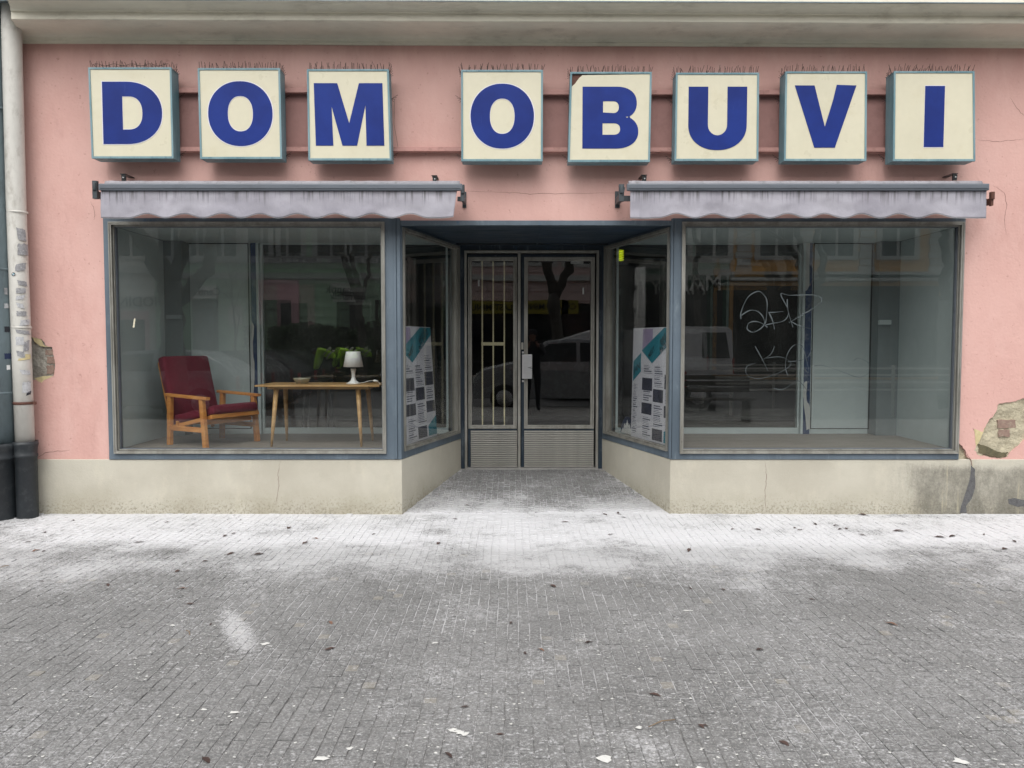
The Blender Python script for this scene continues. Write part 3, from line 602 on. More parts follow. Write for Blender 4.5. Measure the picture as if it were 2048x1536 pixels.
dr = leaf(1048.5, 1189, 1055.5, 1181.5, 'door', 'wide right door leaf with a steel lock plate')
for ut, ub in ((962, 966.5), (985, 987.5), (1007.5, 1009.5)):
    x = (X(ut, 520, YD)+X(ub, 852, YD))/2; ob('security_bar', MB().box(x-.007, x+.007, YD+.046, YD+.058, vz(853), vz(519)), 'cream', dl)
ob('security_crossbar', MB().box(ux(962.5), ux(1009.5), YD+.0445, YD+.054, vz(691), vz(684.5)), 'cream', dl)
hb = ob('lock_plate', MB().box(ux(1044), ux(1064), YD-.05, YD-.006, vz(757), vz(709)), 'steel', dr, .003)
ob('strike_plate', MB().box(ux(1042.5), ux(1047), YD-.026, YD-.002, vz(699), vz(685)), 'alu', dr, .001)
for v0 in (703, 760): ob('keyhole_cover', MB().box(ux(1044), ux(1047.5), YD-.02, YD+.0, vz(v0+4), vz(v0)), 'steel', dr)
ob('door_closer', MB().box(ux(1142), ux(1167), YD+.05, YD+.09, vz(526), vz(521.5)), 'steel', dr, .002)
ob('push_label', MB().box(ux(1165), ux(1168), YD+.03, YD+.0315, vz(588), vz(575)), 'peel', dr); ob('push_label', MB().box(ux(956), ux(959), YD+.03, YD+.0315, vz(572), vz(559)), 'peel', dl)

# ------------------------------------------------------------------ inside the displays and the dark shop
ZF = Z(899, .06); ZC = Z(450, .0); YB = 1.30
room = lambda n, m_, mt, k='part': ob(n, m_, mt, bld)
shL, shR = wl_[0]-.02, wr_[1]+.02
def interior(sgn):
    a = XA[0] if sgn < 0 else XA[1]; b = XB[0] if sgn < 0 else XB[1]
    xo = shL if sgn < 0 else shR; t = YB/RY; bb = a+(b-a)*t
    lo = [(xo, .075), (a+sgn*.03, .075), (bb+sgn*.05, YB+.05), (xo, YB+.05)]
    # floor boards
    n = 6
    for i in range(n):
        y0, y1 = .075+(YB-.03)*i/n, .075+(YB-.03)*(i+1)/n-.003
        xa = a+(b-a)*y0/RY+sgn*.10
        ob('display_floor_board', MB().box(min(xo, xa), max(xo, xa), y0, y1, ZF-.03, ZF+.0), 'floor_in', bld)
    ob('display_ceiling', prism_z(lo, ZC+.002, ZC+.05), 'wall_lt', bld)
    ob('display_side_wall', MB().box(*sorted((xo, xo+sgn*.1)), .075, YB+.06, ZF-.05, ZC), 'wall_lt', bld)
interior(-1); interior(1)
zb_, zt_b = Z(858, YB), Z(500, YB)
# left back: column, pale panel, navy post, glazed opening
ob('display_column', MB().box(shL, X(366, 600, 1.1), 1.08, YB+.05, ZF, ZC), 'wall_in2', bld)
ob('display_shelf_bracket', MB().box(X(334, 633, 1.07), X(364, 633, 1.07), 1.05, 1.08, Z(638, 1.07), Z(630, 1.07)), 'wall_in', bld)
ob('back_panel', MB().box(X(366, 600, 1.1)+.001, X(503, 600, YB), YB-.02, YB+.05, ZF, ZC), 'wall_lt', bld)
ob('back_panel_rim', MB().ring(X(372, 600, YB), X(500, 600, YB), ZF+.05, Z(487, YB), .008, YB-.026, YB-.019), 'dark', bld)
ob('back_post', MB().box(X(506, 600, YB), X(516, 600, YB), YB-.05, YB+.06, ZF, ZC), 'navy', bld)
ob('back_post_trim', MB().box(X(516.5, 600, YB), X(522, 600, YB), YB-.06, YB+.06, ZF, ZC), 'wall_lt', bld)
ob('peeling_paint', MB().plate([jag(px([(503, 640), (508, 652), (506, 700), (509, 740), (507, 790), (510, 850), (503, 850)], YB-.052), .005, 3, 3)], YB-.054, YB-.048), 'peel', bld)
xbl = XA[0]+(XB[0]-XA[0])*YB/RY-.06; xbr = XA[1]+(XB[1]-XA[1])*YB/RY+.06
def glazed(x0, x1, lab):
    f = ob('display_back_window', MB().plate([[(x0, ZF), (x1, ZF), (x1, ZC), (x0, ZC)], [(x0+.02, ZF+.06), (x0+.02, Z(489, YB)), (x1-.02, Z(489, YB)), (x1-.02, ZF+.06)]], YB-.02, YB+.03), 'wall_lt', bld)
    f['label'] = lab; ob('pane', MB().box(x0+.015, x1-.015, YB, YB+.005, ZF+.055, Z(489, YB)+.005), 'glass_in', f)
glazed(X(522.5, 600, YB), xbl, 'glazed opening behind the coffee table')
glazed(xbr, X(1601, 600, YB), 'glazed opening behind the scratched tag')
ob('back_post_trim', MB().box(X(1601.5, 600, YB), X(1606, 600, YB), YB-.06, YB+.06, ZF, ZC), 'wall_lt', bld)
ob('back_post', MB().box(X(1606.5, 600, YB), X(1620, 600, YB), YB-.05, YB+.06, ZF, ZC), 'navy', bld)
ob('peeling_paint', MB().plate([jag(px([(1608, 766), (1614, 762), (1613, 800), (1619, 812), (1620, 858), (1613, 860), (1609, 820), (1606, 790)], YB-.052), .005, 3, 3)], YB-.054, YB-.048), 'peel', bld)
ob('peeling_paint', MB().plate([jag(px([(1606, 455), (1620, 455), (1619, 570), (1612, 582), (1606, 578)], YB-.052), .004, 3, 5)], YB-.054, YB-.048), 'peel', bld)
ob('back_panel', MB().box(X(1620.5, 600, YB), X(1757, 600, 1.1), YB-.02, YB+.05, ZF, ZC), 'wall_lt', bld)
ob('back_panel_rim', MB().ring(X(1624, 600, YB), X(1742, 600, YB), ZF+.05, Z(487, YB), .006, YB-.026, YB-.019), 'dark', bld)
ob('display_column', MB().box(X(1757.5, 600, 1.12), shR, 1.12, YB+.05, ZF, ZC), 'wall_in2', bld)
ob('display_shelf_bracket', MB().box(X(1758, 645, 1.1), X(1781, 645, 1.1), 1.08, 1.12, Z(649, 1.1), Z(640, 1.1)), 'wall_lt', bld)
# shop shell
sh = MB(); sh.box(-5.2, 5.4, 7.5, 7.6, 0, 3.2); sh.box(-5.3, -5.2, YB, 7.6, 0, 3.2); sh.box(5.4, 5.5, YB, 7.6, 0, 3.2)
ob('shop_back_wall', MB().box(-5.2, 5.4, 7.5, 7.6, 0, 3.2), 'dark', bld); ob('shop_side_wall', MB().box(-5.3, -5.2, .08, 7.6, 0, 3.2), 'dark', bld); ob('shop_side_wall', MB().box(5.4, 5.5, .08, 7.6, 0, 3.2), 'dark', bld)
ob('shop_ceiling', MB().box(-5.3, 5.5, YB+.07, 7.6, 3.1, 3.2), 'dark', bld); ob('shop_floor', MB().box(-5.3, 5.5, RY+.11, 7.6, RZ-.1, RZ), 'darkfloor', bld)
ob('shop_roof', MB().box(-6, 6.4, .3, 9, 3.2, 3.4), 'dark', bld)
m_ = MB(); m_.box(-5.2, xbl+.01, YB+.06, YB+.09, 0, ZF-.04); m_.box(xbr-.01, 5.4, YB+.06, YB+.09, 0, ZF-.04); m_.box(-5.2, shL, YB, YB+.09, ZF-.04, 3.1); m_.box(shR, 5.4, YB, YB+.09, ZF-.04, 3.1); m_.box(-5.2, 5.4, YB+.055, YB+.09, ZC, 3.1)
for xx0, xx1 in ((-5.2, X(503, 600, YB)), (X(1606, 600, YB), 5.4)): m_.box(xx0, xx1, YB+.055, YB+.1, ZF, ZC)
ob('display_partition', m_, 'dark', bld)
m_ = MB(); m_.box(xbl-.0, XB[0]-.1, YB+.05, RY+.1, RZ, ZH+.05); m_.box(XB[1]+.1, xbr, YB+.05, RY+.1, RZ, ZH+.05)
# ------------------------------------------------------------------ letter boxes
def arc(cx, cy, rx, ry, a0, a1, n=18, e=2.0):
    out = []
    for i in range(n+1):
        t = radians(a0+(a1-a0)*i/n); c, s = cos(t), sin(t)
        out.append((cx+rx*abs(c)**(2/e)*(1 if c >= 0 else -1), cy+ry*abs(s)**(2/e)*(1 if s >= 0 else -1)))
    return out
LT = {
 'D': [[(0, 0), (0, 1)]+arc(.40, .5, .60, .5, 90, -90, 28, 2.15), [(.335, .235)]+arc(.44, .5, .228, .265, -90, 90, 20, 2.3)+[(.335, .765)]],
 'O': [arc(.5, .5, .5, .5, 0, 355, 60, 2.1), arc(.5, .5, .195, .272, 0, 350, 36, 2.25)],
 'M': [[(0, 1), (.335, 1), (.5, .36), (.645, 1), (.98, 1), (1, 0), (.745, 0), (.735, .65), (.61, 0), (.40, 0), (.25, .63), (.27, 0), (.02, 0)]],
 'B': [[(0, 0), (0, 1)]+arc(.62, .735, .35, .265, 90, -62, 16, 2.2)[0:]+[(.77, .515)]+arc(.60, .275, .40, .275, 62, -90, 18, 2.2),
       [(.36, .225), (.36, .41)]+arc(.56, .3175, .115, .0925, 90, -90, 10, 2.3)[::1], [(.367, .585), (.367, .765)]+arc(.55, .67, .10, .095, 90, -90, 10, 2.3)],
 'U': [[(0, 1), (.335, 1)]+arc(.5, .40, .165, .165, 180, 360, 16)+[(.665, 1), (1, 1)]+arc(.5, .40, .5, .40, 0, -180, 30, 2.15)],
 'V': [[(0, 1), (.32, 1), (.5, .335), (.63, .78), (.68, 1.01), (1, 1), (.67, 0), (.335, 0)]],
 'I': [[(0, 0), (1, 0), (1, 1), (0, 1)]],
}
YF, YBK = -.22, -.072
boxes = [('D', (176, 342.8, 347, 183, 134.5, 317), (205, 324, 163, 288)), ('O', (395, 560, 564, 400, 136, 318), (416, 545, 162, 292)), ('M', (613.5, 777.5, 783, 616.5, 138, 321), (628, 768, 166, 291)),
 ('O', (922, 1086, 1085.5, 922.5, 139.5, 322.5), (941, 1068, 167, 297)), ('B', (1140.5, 1303.8, 1300, 1136, 143.5, 324), (1165, 1277, 173, 297)), ('U', (1352, 1518.5, 1517, 1349, 145, 322), (1377, 1494, 173, 300)),
 ('V', (1571, 1734.5, 1733, 1568, 142.5, 322), (1589, 1712, 170.5, 295)), ('I', (1788, 1949.5, 1951, 1786, 142, 322.5), (1849.5, 1889, 171.5, 294))]
blab = ['cream light box with the blue letter D, bent spike wire on top', 'cream light box with a blue O between the D and M boxes', 'cream light box with the blue letter M above the awning', 'cream light box with a blue O standing beside the wide gap after the M', 'cream light box with blue B and a torn dark top corner', 'cream light box with the blue letter U', 'cream light box with the blue letter V', 'cream light box with a single blue bar letter I, last of the row']
for bi, (ch, (tl, tr_, br_, bl_, vt, vb), (l0, l1, lv0, lv1)) in enumerate(boxes):
    c4 = [PY(bl_, vb, YF), PY(br_, vb, YF), PY(tr_, vt, YF), PY(tl, vt, YF)]
    cx = sum(q[0] for q in c4)/4; czz = sum(q[1] for q in c4)/4
    t = thing('letter_box', (cx, YBK, c4[0][1]), blab[bi], 'sign', 'letter boxes of the shop sign')
    c4 = [(cx+(q[0]-cx)*1, q[1]) for q in c4]
    m_ = MB(); n = 4
    tw = .0155
    inner = [(c4[0][0]+tw, c4[0][1]+tw*1.2), (c4[1][0]-tw, c4[1][1]+tw*1.2), (c4[2][0]-tw, c4[2][1]-tw), (c4[3][0]+tw, c4[3][1]-tw)]
    m_.plate([c4, [inner[0], inner[3], inner[2], inner[1]]], YF, YF+.02)
    case = ob('case', MB().plate([[(q[0]+(.003 if q[0] < cx else -.003), q[1]+(.003 if q[1] < czz else -.003)) for q in c4]], YF+.0205, YBK), 'teal', t)
    ob('rim', m_, 'teal', t, .0015)
    if ch == 'B':
        q = [inner[0], inner[1], (inner[2][0], inner[2][1]-.003), (PY(1230, 149, YF)), PY(1165, 150, YF), PY(1158, 156, YF), PY(1150, 167, YF), PY(1143.5, 173, YF)]
        ob('face_panel', MB().plate([q], YF+.005, YF+.008), 'panel', t, recalc=True); ob('dark_back', MB().plate([[PY(1141, 178, YF), PY(1175, 178, YF), PY(1175, 147, YF), PY(1141, 147, YF)]], YF+.016, YF+.02), 'rust', t)
    else: ob('face_panel', MB().plate([inner], YF+.006, YF+.009), 'panel', t)
    x0, x1 = X(l0, 230, YF), X(l1, 230, YF); z0, z1 = Z(lv1, YF), Z(lv0, YF)
    sk = (x0+x1)/2
    sh_ = 4/239*(-1 if tl < 1024 else 1)*0
    lp = [[(x0+a*(x1-x0)+sh_*(1-b), z0+b*(z1-z0)) for a, b in L] for L in LT[ch]]
    ob('letter_outline', MB().plate([[(x0+(a-.5)*(1.028 if L_ is LT[ch][0] else .97)*(x1-x0)+.5*(x1-x0), z0+.5*(z1-z0)+(b-.5)*(1.022 if L_ is LT[ch][0] else .97)*(z1-z0)) for a, b in L_] for L_ in LT[ch]], YF+.0042, YF+.006), 'paper', t) if ch not in 'MVUB' else None
    ob('letter', MB().plate(lp, YF+.0030, YF+.0055), 'blue', t)
    # anti-bird spikes: thin wires in rows along the top, down one side edge
    s_ = MB(); r = random.Random(bi); zt3 = max(c4[2][1], c4[3][1]); N_ = 14
    for row in (YF+.02, YF+.075, YF+.12):
        for i in range(N_):
            x = c4[3][0]+.012+(c4[2][0]-c4[3][0]-.02)*i/(N_-1)+r.uniform(-.006, .006); h = r.uniform(.04, .058) if row < YF+.05 else r.uniform(.06, .085)
            lean = r.gauss(0, .012) if bi < 7 else r.gauss(.008, .018)
            s_.tube([(x, row, zt3-.001), (x+lean, row-.006, zt3+h)], .0021, 3, False)
            if r.random() < .4: s_.tube([(x, row, zt3-.001), (x-.016+r.uniform(-.01, .02), row-.015, zt3+.018)], .0018, 3, False)
    if bi == 0:
        s_.tube([(c4[3][0]+.02+i*.021, YF+.03, zt3+.03+.009*sin(i*.9)) for i in range(31)], .002, 3, False)
        for i in range(10): x = c4[3][0]+.03+i*.062; s_.tube([(x, YF+.03, zt3+.03), (x+.03, YF+.05, zt3)], .0018, 3, False); s_.tube([(x+.05, YF+.03, zt3+.03), (x+.03, YF+.05, zt3)], .0018, 3, False)
    sdx = c4[2][0] if bi < 3 else c4[3][0]; sg = 1 if bi < 3 else -1
    for i in range(5):
        y = YF+.03+i*.022; s_.tube([(sdx, y, zt3-.02), (sdx+sg*.02, y, zt3+.035-.012*i)], .0018, 3, False)
    for zq in (zt3-.2, zt3-.68): 
        for q in range(4): s_.tube([(sdx, YBK-.01, zq), (sdx+sg*(.02+.012*q), YBK-.02, zq-.03+.02*q)], .0018, 3, False)
    tag(ob('bird_spikes', s_, 'wire', t, recalc=False), kind='stuff')
# rails carrying the boxes
rl = thing('mounting_rails', (0, 0, Z(302, -.04)), 'pink painted steel rails and boards carrying the letter boxes', 'rail')
def rail(u0, u1, v): 
    z = Z(v, -.05); m_ = MB(); m_.box(X(u0, v), X(u1, v), -.068, -.005, z-.004, z+.004); m_.box(X(u0, v), X(u1, v), -.068, -.062, z+.0045, z+.03); ob('rail', m_, 'rail', rl)
rail(340, 640, 185); rail(1065, 1800, 189); rail(340, 960, 302); rail(1060, 1800, 303)
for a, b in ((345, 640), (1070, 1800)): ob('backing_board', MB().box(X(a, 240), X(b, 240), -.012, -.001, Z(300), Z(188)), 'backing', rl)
wm_ = MB(); wm_.tube([PYY for PYY in [(X(790, 240), -.02, Z(200)), (X(789, 270), -.025, Z(250)), (X(795, 290), -.02, Z(285)), (X(797, 300), -.02, Z(298))]], .0016, 4); ob('cable', wm_, 'wire', rl)

# ------------------------------------------------------------------ awnings
def awning(u0, u1, tl, crest, name, label, right):
    YA = -.26; zt1, zt2 = Z(383, YA), Z(368, YA)
    x0, x1 = X(u0, 400, YA), X(u1, 400, YA)
    t = thing('rolled_awning', ((x0+x1)/2, 0, zt2), label, 'awning', 'rolled awnings over the display windows')
    # front profile tube
    ob('front_bar', MB().box(X(tl[0], 375, YA), X(tl[1], 375, YA), YA-.03, YA+.012, zt1+.004, zt2), 'tube', t, .010)
    ob('front_bar_lip', MB().box(X(tl[0]+3, 375, YA), X(tl[1]-3, 375, YA), YA-.036, YA-.028, zt1+.022, zt1+.028), 'tube', t, .002)
    m_ = MB(); n = 60; a0, a1 = X(tl[0]+6, 360, YA), X(tl[1]-6, 360, YA)
    pts = [(a0+(a1-a0)*i/n, YA+.055, Z(371, YA)+.012+.002*noise.noise((i*.6, 0, 3))) for i in range(n+1)]
    m_.tube(pts, [.036+.0035*noise.noise((i*.45, 1, 0)) for i in range(n+1)], 18); ob('canvas_roll', m_, 'awning_roll', t)
    # valance
    nx_, nz_ = 260, 16; vs = []
    for j in range(nz_+1):
        f = j/nz_
        for i in range(nx_+1):
            g = i/nx_; x = x0+(x1-x0)*g; u = u0+(u1-u0)*g
            ph = (u-crest[0])/crest[1]
            bottom = 432+4.5*(-cos(2*pi*ph)) if not (u < crest[0]-crest[1]*.52 or u > crest[2]+crest[1]*.52) else 436.5
            if right and u < 1300: bottom = 437
            zb3 = Z(bottom, YA); z = zt1+.006+(zb3-zt1-.006)*f
            y = YA-.004+.012*f*sin(2*pi*ph*1.0+.8)*(.6+.5*noise.noise((u*.01, 0, 0)))+.016*f*noise.noise((u*.013, f*1.5, 5 if right else 1))+.004*noise.noise((u*.05, f*3, 2))
            if not right and g > .955: z += f*.012*((g-.955)/.045); x -= f*.03*((g-.955)/.045)
            if g < .03: y -= .01*f
            vs.append((x, y, z))
    m_ = MB().add(vs, [(j*(nx_+1)+i, j*(nx_+1)+i+1, (j+1)*(nx_+1)+i+1, (j+1)*(nx_+1)+i) for j in range(nz_) for i in range(nx_)], True)
    o = ob('valance', m_, 'awning', t, recalc=False); md = o.modifiers.new('thickness', 'SOLIDIFY'); md.thickness = .0025
    hem = MB().tube([vs[nz_*(nx_+1)+i] for i in range(0, nx_+1, 2)], .0025, 4); ob('hem', hem, 'lamp', t)
    return t, YA, x0, x1
t, YA, x0, x1 = awning(203, 914, (200, 925), (294, 75.3, 823), 'rolled_awning', 'rolled grey awning with dripping stains above the armchair window', False)
def end_bracket(t, u0, u1, v0, v1, mt='bracket'):
    m_ = MB(); xa, xb = X(u0, 380, -.2), X(u1, 380, -.2); m_.box(xa, xb, -.27, -.235, Z(v1, -.25), Z(v0, -.25)); m_.box(xa+.004, xb-.004, -.236, -.002, Z(v1, -.2)+.004, Z(v1-14, -.2)); m_.box(xa, xb, -.012, .0, Z(v1, -.2)-.02, Z(v0, -.2)-.02)
    m_.lathe([(0, -.03), (.016, -.03), (.016, .03), (0, .03)], ((xa+xb)/2, -.27, Z((v0+v1)/2-6, -.25)), 10); ob('end_bracket', m_, mt, t, .002)
def clip(t, u, v):
    x, z = PY(u, v, -.12); m_ = MB(); m_.plate([[(-.02, -.035), (.012, -.035), (.016, .012), (-.004, .02), (-.022, .02)]], 0, .03, lambda a, y, b: (x+a, -.16+y*.6, z+b)); m_.box(x-.03, x+.018, -.165, -.002, z+.018, z+.023)
    o = ob('fixing_clip', m_, 'black', t, .001); ob('bolt', MB().lathe([(0, -.002), (.006, -.002), (.006, .006), (0, .006)], (0, 0, 0), 10, Matrix.Translation((x-.002, -.163, z-.01)) @ Matrix.Rotation(pi/2, 4, 'X')), 'steel', o)
end_bracket(t, 193, 202, 362, 398); end_bracket(t, 922, 930, 370, 403); clip(t, 252, 355); clip(t, 871, 358)
m_ = MB(); m_.box(X(915, 398, -.22), X(923, 398, -.22), -.235, -.2, Z(402, -.22), Z(394, -.22)); ob('arm_stub', m_, 'bracket', t)
t, YA, x0, x1 = awning(1260, 1972, (1253, 1975), (1354, 74.2, 1874), 'rolled_awning', 'rolled grey awning with dripping stains above the empty display window', True)
end_bracket(t, 1236, 1246, 369, 403); end_bracket(t, 1973.5, 1978, 384, 412, 'rust'); clip(t, 1288, 357); clip(t, 1906, 354)
m_ = MB(); m_.tube([(X(1249, 375, YA), YA, Z(375, YA)), (X(1245, 388, YA), YA-.01, Z(388, YA)), (X(1246, 394, YA), YA, Z(395, YA))], .008, 6); m_.box(X(1246, 398, -.22), X(1262, 398, -.22), -.235, -.2, Z(402, -.22), Z(392, -.22)); ob('arm_joint', m_, 'bracket', t)

# ------------------------------------------------------------------ downpipes
def vertpipe(cx, cy, z0, z1, r, n=24, sq=2.0):
    m_ = MB(); return m_
PXW, PYW, PR = X(46.5, 865, -.16), -.14, .0750
t = thing('downpipe', (PXW, PYW, 0), 'white painted downpipe with torn stickers and a black cast iron foot', 'downpipe', 'downpipes at the left end of the shop')
zb4 = Z(882, PYW)
z100 = Z(112, PYW)
path = [(PXW, PYW, zb4-.06), (PXW-.004, PYW, Z(700, PYW)), (PXW-.010, PYW, Z(400, PYW)), (PXW-.004, PYW, z100-.1), (PXW-.0, PYW-.0, z100+.3), (PXW-.0, PYW-.0, z100+1.6)]
ob('pipe', MB().tube(path, PR, 28), 'whitepipe', t)
for v in (425, 655): ob('pipe_joint', MB().lathe([(PR+.0015, -.008), (PR+.0035, -.006), (PR+.0035, .006), (PR+.0015, .008)], (PXW, PYW, Z(v, PYW)), 28), 'whitepipe', t)
m_ = MB().lathe([(PR+.001, -.012), (PR+.006, -.010), (PR+.006, .010), (PR+.001, .012)], (PXW, PYW, Z(806, PYW)), 28); m_.box(PXW+PR, PXW+PR+.03, PYW-.01, PYW+.01, Z(806, PYW)-.012, Z(806, PYW)+.012); cl = ob('clamp', m_, 'rust', t)
def foot(t, cx, cy, r, ztop):
    m_ = MB().lathe([(r*.8, ztop-.01), (r*1.34, ztop), (r*1.36, ztop-.03), (r*1.26, ztop-.06), (r*1.22, ztop-.11), (r*1.27, ztop-.115), (r*1.27, ztop-.135), (r*1.18, ztop-.14), (r*1.16, -.02)], (cx, cy, 0), 32); return ob('cast_iron_foot', m_, 'boot', t)
foot(t, PXW+.004, PYW, PR*.97, zb4)
def sticker(t, cx, cy, r, u, v, w, h, mt, seed, rot=0.0, nm='sticker'):
    rr = random.Random(seed); xx = X(u, v, cy-r); a = math.asin(max(-.95, min(.95, (xx-cx)/r))); z = Z(v, cy-r); hw = w/1600*6.8/2/r; hh = h/1600*6.8/2
    n = 8; vs = []
    for j in range(5):
        for i in range(n+1):
            f = i/n*2-1; g = j/2-1; e = 1-(.18*rr.random() if (i in (0, n) or j in (0, 4)) else 0)
            aa = a+f*hw*e+rot*g*.1; vs.append((cx+(r+.0012)*sin(aa), cy-(r+.0012)*cos(aa), z+g*hh*e+rot*f*.01))
    ob(nm, MB().add(vs, [(j*(n+1)+i, j*(n+1)+i+1, (j+1)*(n+1)+i+1, (j+1)*(n+1)+i) for j in range(4) for i in range(n)], True), mt, t, recalc=False)
for i, (u, v, w, h, mt) in enumerate([(33.5, 468, 18, 26, 'sticker'), (36, 498, 22, 24, 'sticker'), (33, 534, 20, 16, 'sticker'), (36, 566, 18, 10, 'sticker'), (34, 581, 18, 11, 'sticker'), (33, 595, 16, 9, 'sticker2'), (33, 611, 13, 10, 'sticker2'), (35, 627, 18, 10, 'sticker'), (40, 645, 20, 12, 'sticker2'), (38, 664, 28, 8, 'sticker'), (33, 682, 16, 18, 'sticker2'), (42, 692, 12, 22, 'sticker'), (34, 708, 14, 12, 'sticker'), (44, 713, 12, 10, 'undercoat'), (40, 718, 24, 5, 'undercoat'), (42, 745, 20, 10, 'sticker2'), (44, 775, 18, 24, 'sticker2'), (46, 787, 10, 8, 'ink')]):
    sticker(t, PXW, PYW, PR, u+6, v, w, h, mt, i, (i % 3-1)*.6)
m_ = MB(); xx, zz = PXW-.005, Z(550, PYW)
o = ob('round_sticker', MB().lathe([(0, .0), (.016, .0)], (0, 0, 0), 20, Matrix.Translation((xx, PYW-PR-.0018, zz)) @ Matrix.Rotation(pi/2, 4, 'X')), 'ink', t, recalc=False)
for k_ in range(4):
    a0 = k_*90; m_ = MB().plate([[(0, 0)]+arc(0, 0, .0105, .0105, a0, a0+90, 6)], 0, .0006, lambda a, y, b: (xx+a, PYW-PR-.0030+y, zz+b)); ob('badge_quarter', m_, 'lamp' if k_ % 2 else 'print_teal', o)
GX, GY, GR = X(-22, 700, -.12), -.14, .19
GR = X(20, 700, -.2)-GX
t = thing('downpipe', (GX, GY, 0), 'grey zinc downpipe cut by the left edge of the photo, black foot below', 'downpipe', 'downpipes at the left end of the shop')
gt = X(10, 50, -.2)
ob('pipe', MB().tube([(GX, GY, zb4-.1), (GX, GY, 1.5), (GX-.005, GY, 2.4), (GX-.01, GY, 3.2), (GX-.01, GY, 5.5)], GR, 28), 'zinc', t)
for v in (220, 540, 785): ob('pipe_joint', MB().lathe([(GR, -.01), (GR+.004, -.006), (GR+.004, .004), (GR, .012)], (GX, GY, Z(v, GY)), 28), 'zinc', t)
foot(t, GX, GY, GR*.83, Z(884, GY))
for i, (u, v, w, h, mt) in enumerate([(6, 658, 12, 12, 'ink'), (4, 713, 16, 12, 'badge'), (8, 736, 8, 10, 'lamp'), (2, 610, 10, 10, 'sticker2'), (8, 580, 8, 14, 'sticker')]): sticker(t, GX, GY, GR, u, v, w, h, mt, 40+i)

# ------------------------------------------------------------------ armchair
FZ = ZF
def mkM(loc, rz): return Matrix.Translation(loc) @ Matrix.Rotation(rz, 4, 'Z')
ac = (-2.80, .53); AM = mkM((ac[0], ac[1], FZ), radians(-30))
t = thing('armchair', (ac[0], ac[1], FZ), 'wine red cushioned armchair with honey wooden frame in the left display window', 'armchair')
def OB(mb, nm, mt, par, bevel=.004): return ob(nm, mb, mt, par, bevel)
fx, bx, hy = .235, -.215, .295
for sy in (-1, 1):
    y0, y1 = sy*hy-.019, sy*hy+.019
    def qleg(xb, xt, z1, w=.046):
        p = [(xb-w/2, y0, 0), (xb+w/2, y0, 0), (xb+w/2, y1, 0), (xb-w/2, y1, 0), (xt-w/2*1.05, y0, z1), (xt+w/2*1.05, y0, z1), (xt+w/2*1.05, y1, z1), (xt-w/2*1.05, y1, z1)]
        return MB().hexa([AM @ Vector(q) for q in p])
    OB(qleg(fx+.02, fx-.02, .428), 'leg', 'beech', t); OB(qleg(bx-.02, bx-.0, .448), 'leg', 'beech', t)
    p = [(bx-.06, y0-.006, .448), (fx+.06, y0-.006, .428), (fx+.06, y1+.006, .428), (bx-.06, y1+.006, .448)]; p = p+[(a, b, c+.026) for a, b, c in p]
    OB(MB().hexa([AM @ Vector(q) for q in p]), 'armrest', 'beech', t, .005)
    OB(MB().box(bx+.0, fx-.0, sy*hy-.011, sy*hy+.011, .135, .18, AM), 'side_rail', 'beech', t)
for xq, zq in ((fx-.05, .20), (bx+.04, .17)): OB(MB().box(xq, xq+.022, -hy+.02, hy-.02, zq, zq+.05, AM), 'cross_rail', 'beech', t)
TS = AM @ Matrix.Translation((.30, 0, .285)) @ Matrix.Rotation(radians(-10.5), 4, 'Y').inverted() if False else AM @ Matrix.Translation((.30, 0, .295)) @ Matrix.Rotation(radians(-12), 4, 'Y')
for sy in (-1, 1): OB(MB().box(-.60, .0, sy*.245-.013, sy*.245+.013, -.035, .0, TS), 'seat_rail', 'beech', t)
OB(MB().box(-.02, .01, -.27, .27, -.035, .002, TS), 'front_rail', 'beech', t)
def cushion(m, sx, sy, sz, seed):
    bm = bmesh.new(); bmesh.ops.create_cube(bm, size=1)
    for v in bm.verts: v.co = Vector((v.co.x*sx, v.co.y*sy, v.co.z*sz))
    bmesh.ops.bevel(bm, geom=list(bm.edges), offset=.028, segments=3, affect='EDGES', profile=.5)
    bmesh.ops.subdivide_edges(bm, edges=[e for e in bm.edges if e.calc_length() > .15], cuts=5, use_grid_fill=True)
    for v in bm.verts:
        q = v.co.copy(); v.co.z += .008*noise.noise(q*5+Vector((seed, 0, 0)))+(.012*(1-(2*q.x/sx)**2)*(1-(2*q.y/sy)**2) if q.z > 0 else 0); v.co = m @ v.co
    me = bpy.data.meshes.new('cushion'); bm.to_mesh(me); bm.free(); [setattr(p, 'use_smooth', True) for p in me.polygons]; me.materials.append(M['wine']); return me
link('seat_cushion', cushion(TS @ Matrix.Translation((-.27, 0, .042)), .60, .52, .085, 1), t)
TB = AM @ Matrix.Translation((-.235, 0, .19)) @ Matrix.Rotation(radians(-15.5), 4, 'Y')
link('back_cushion', cushion(TB @ Matrix.Translation((.0, 0, .34)) @ Matrix.Rotation(radians(90), 4, 'Y'), .60, .52, .09, 5), t)
for sy in (-1, 1): OB(MB().box(-.075, -.050, sy*.225-.013, sy*.225+.013, -.06, .60, TB), 'back_rail', 'beech', t)
OB(MB().box(-.078, -.052, -.21, .21, .50, .55, TB), 'back_slat', 'beech', t)

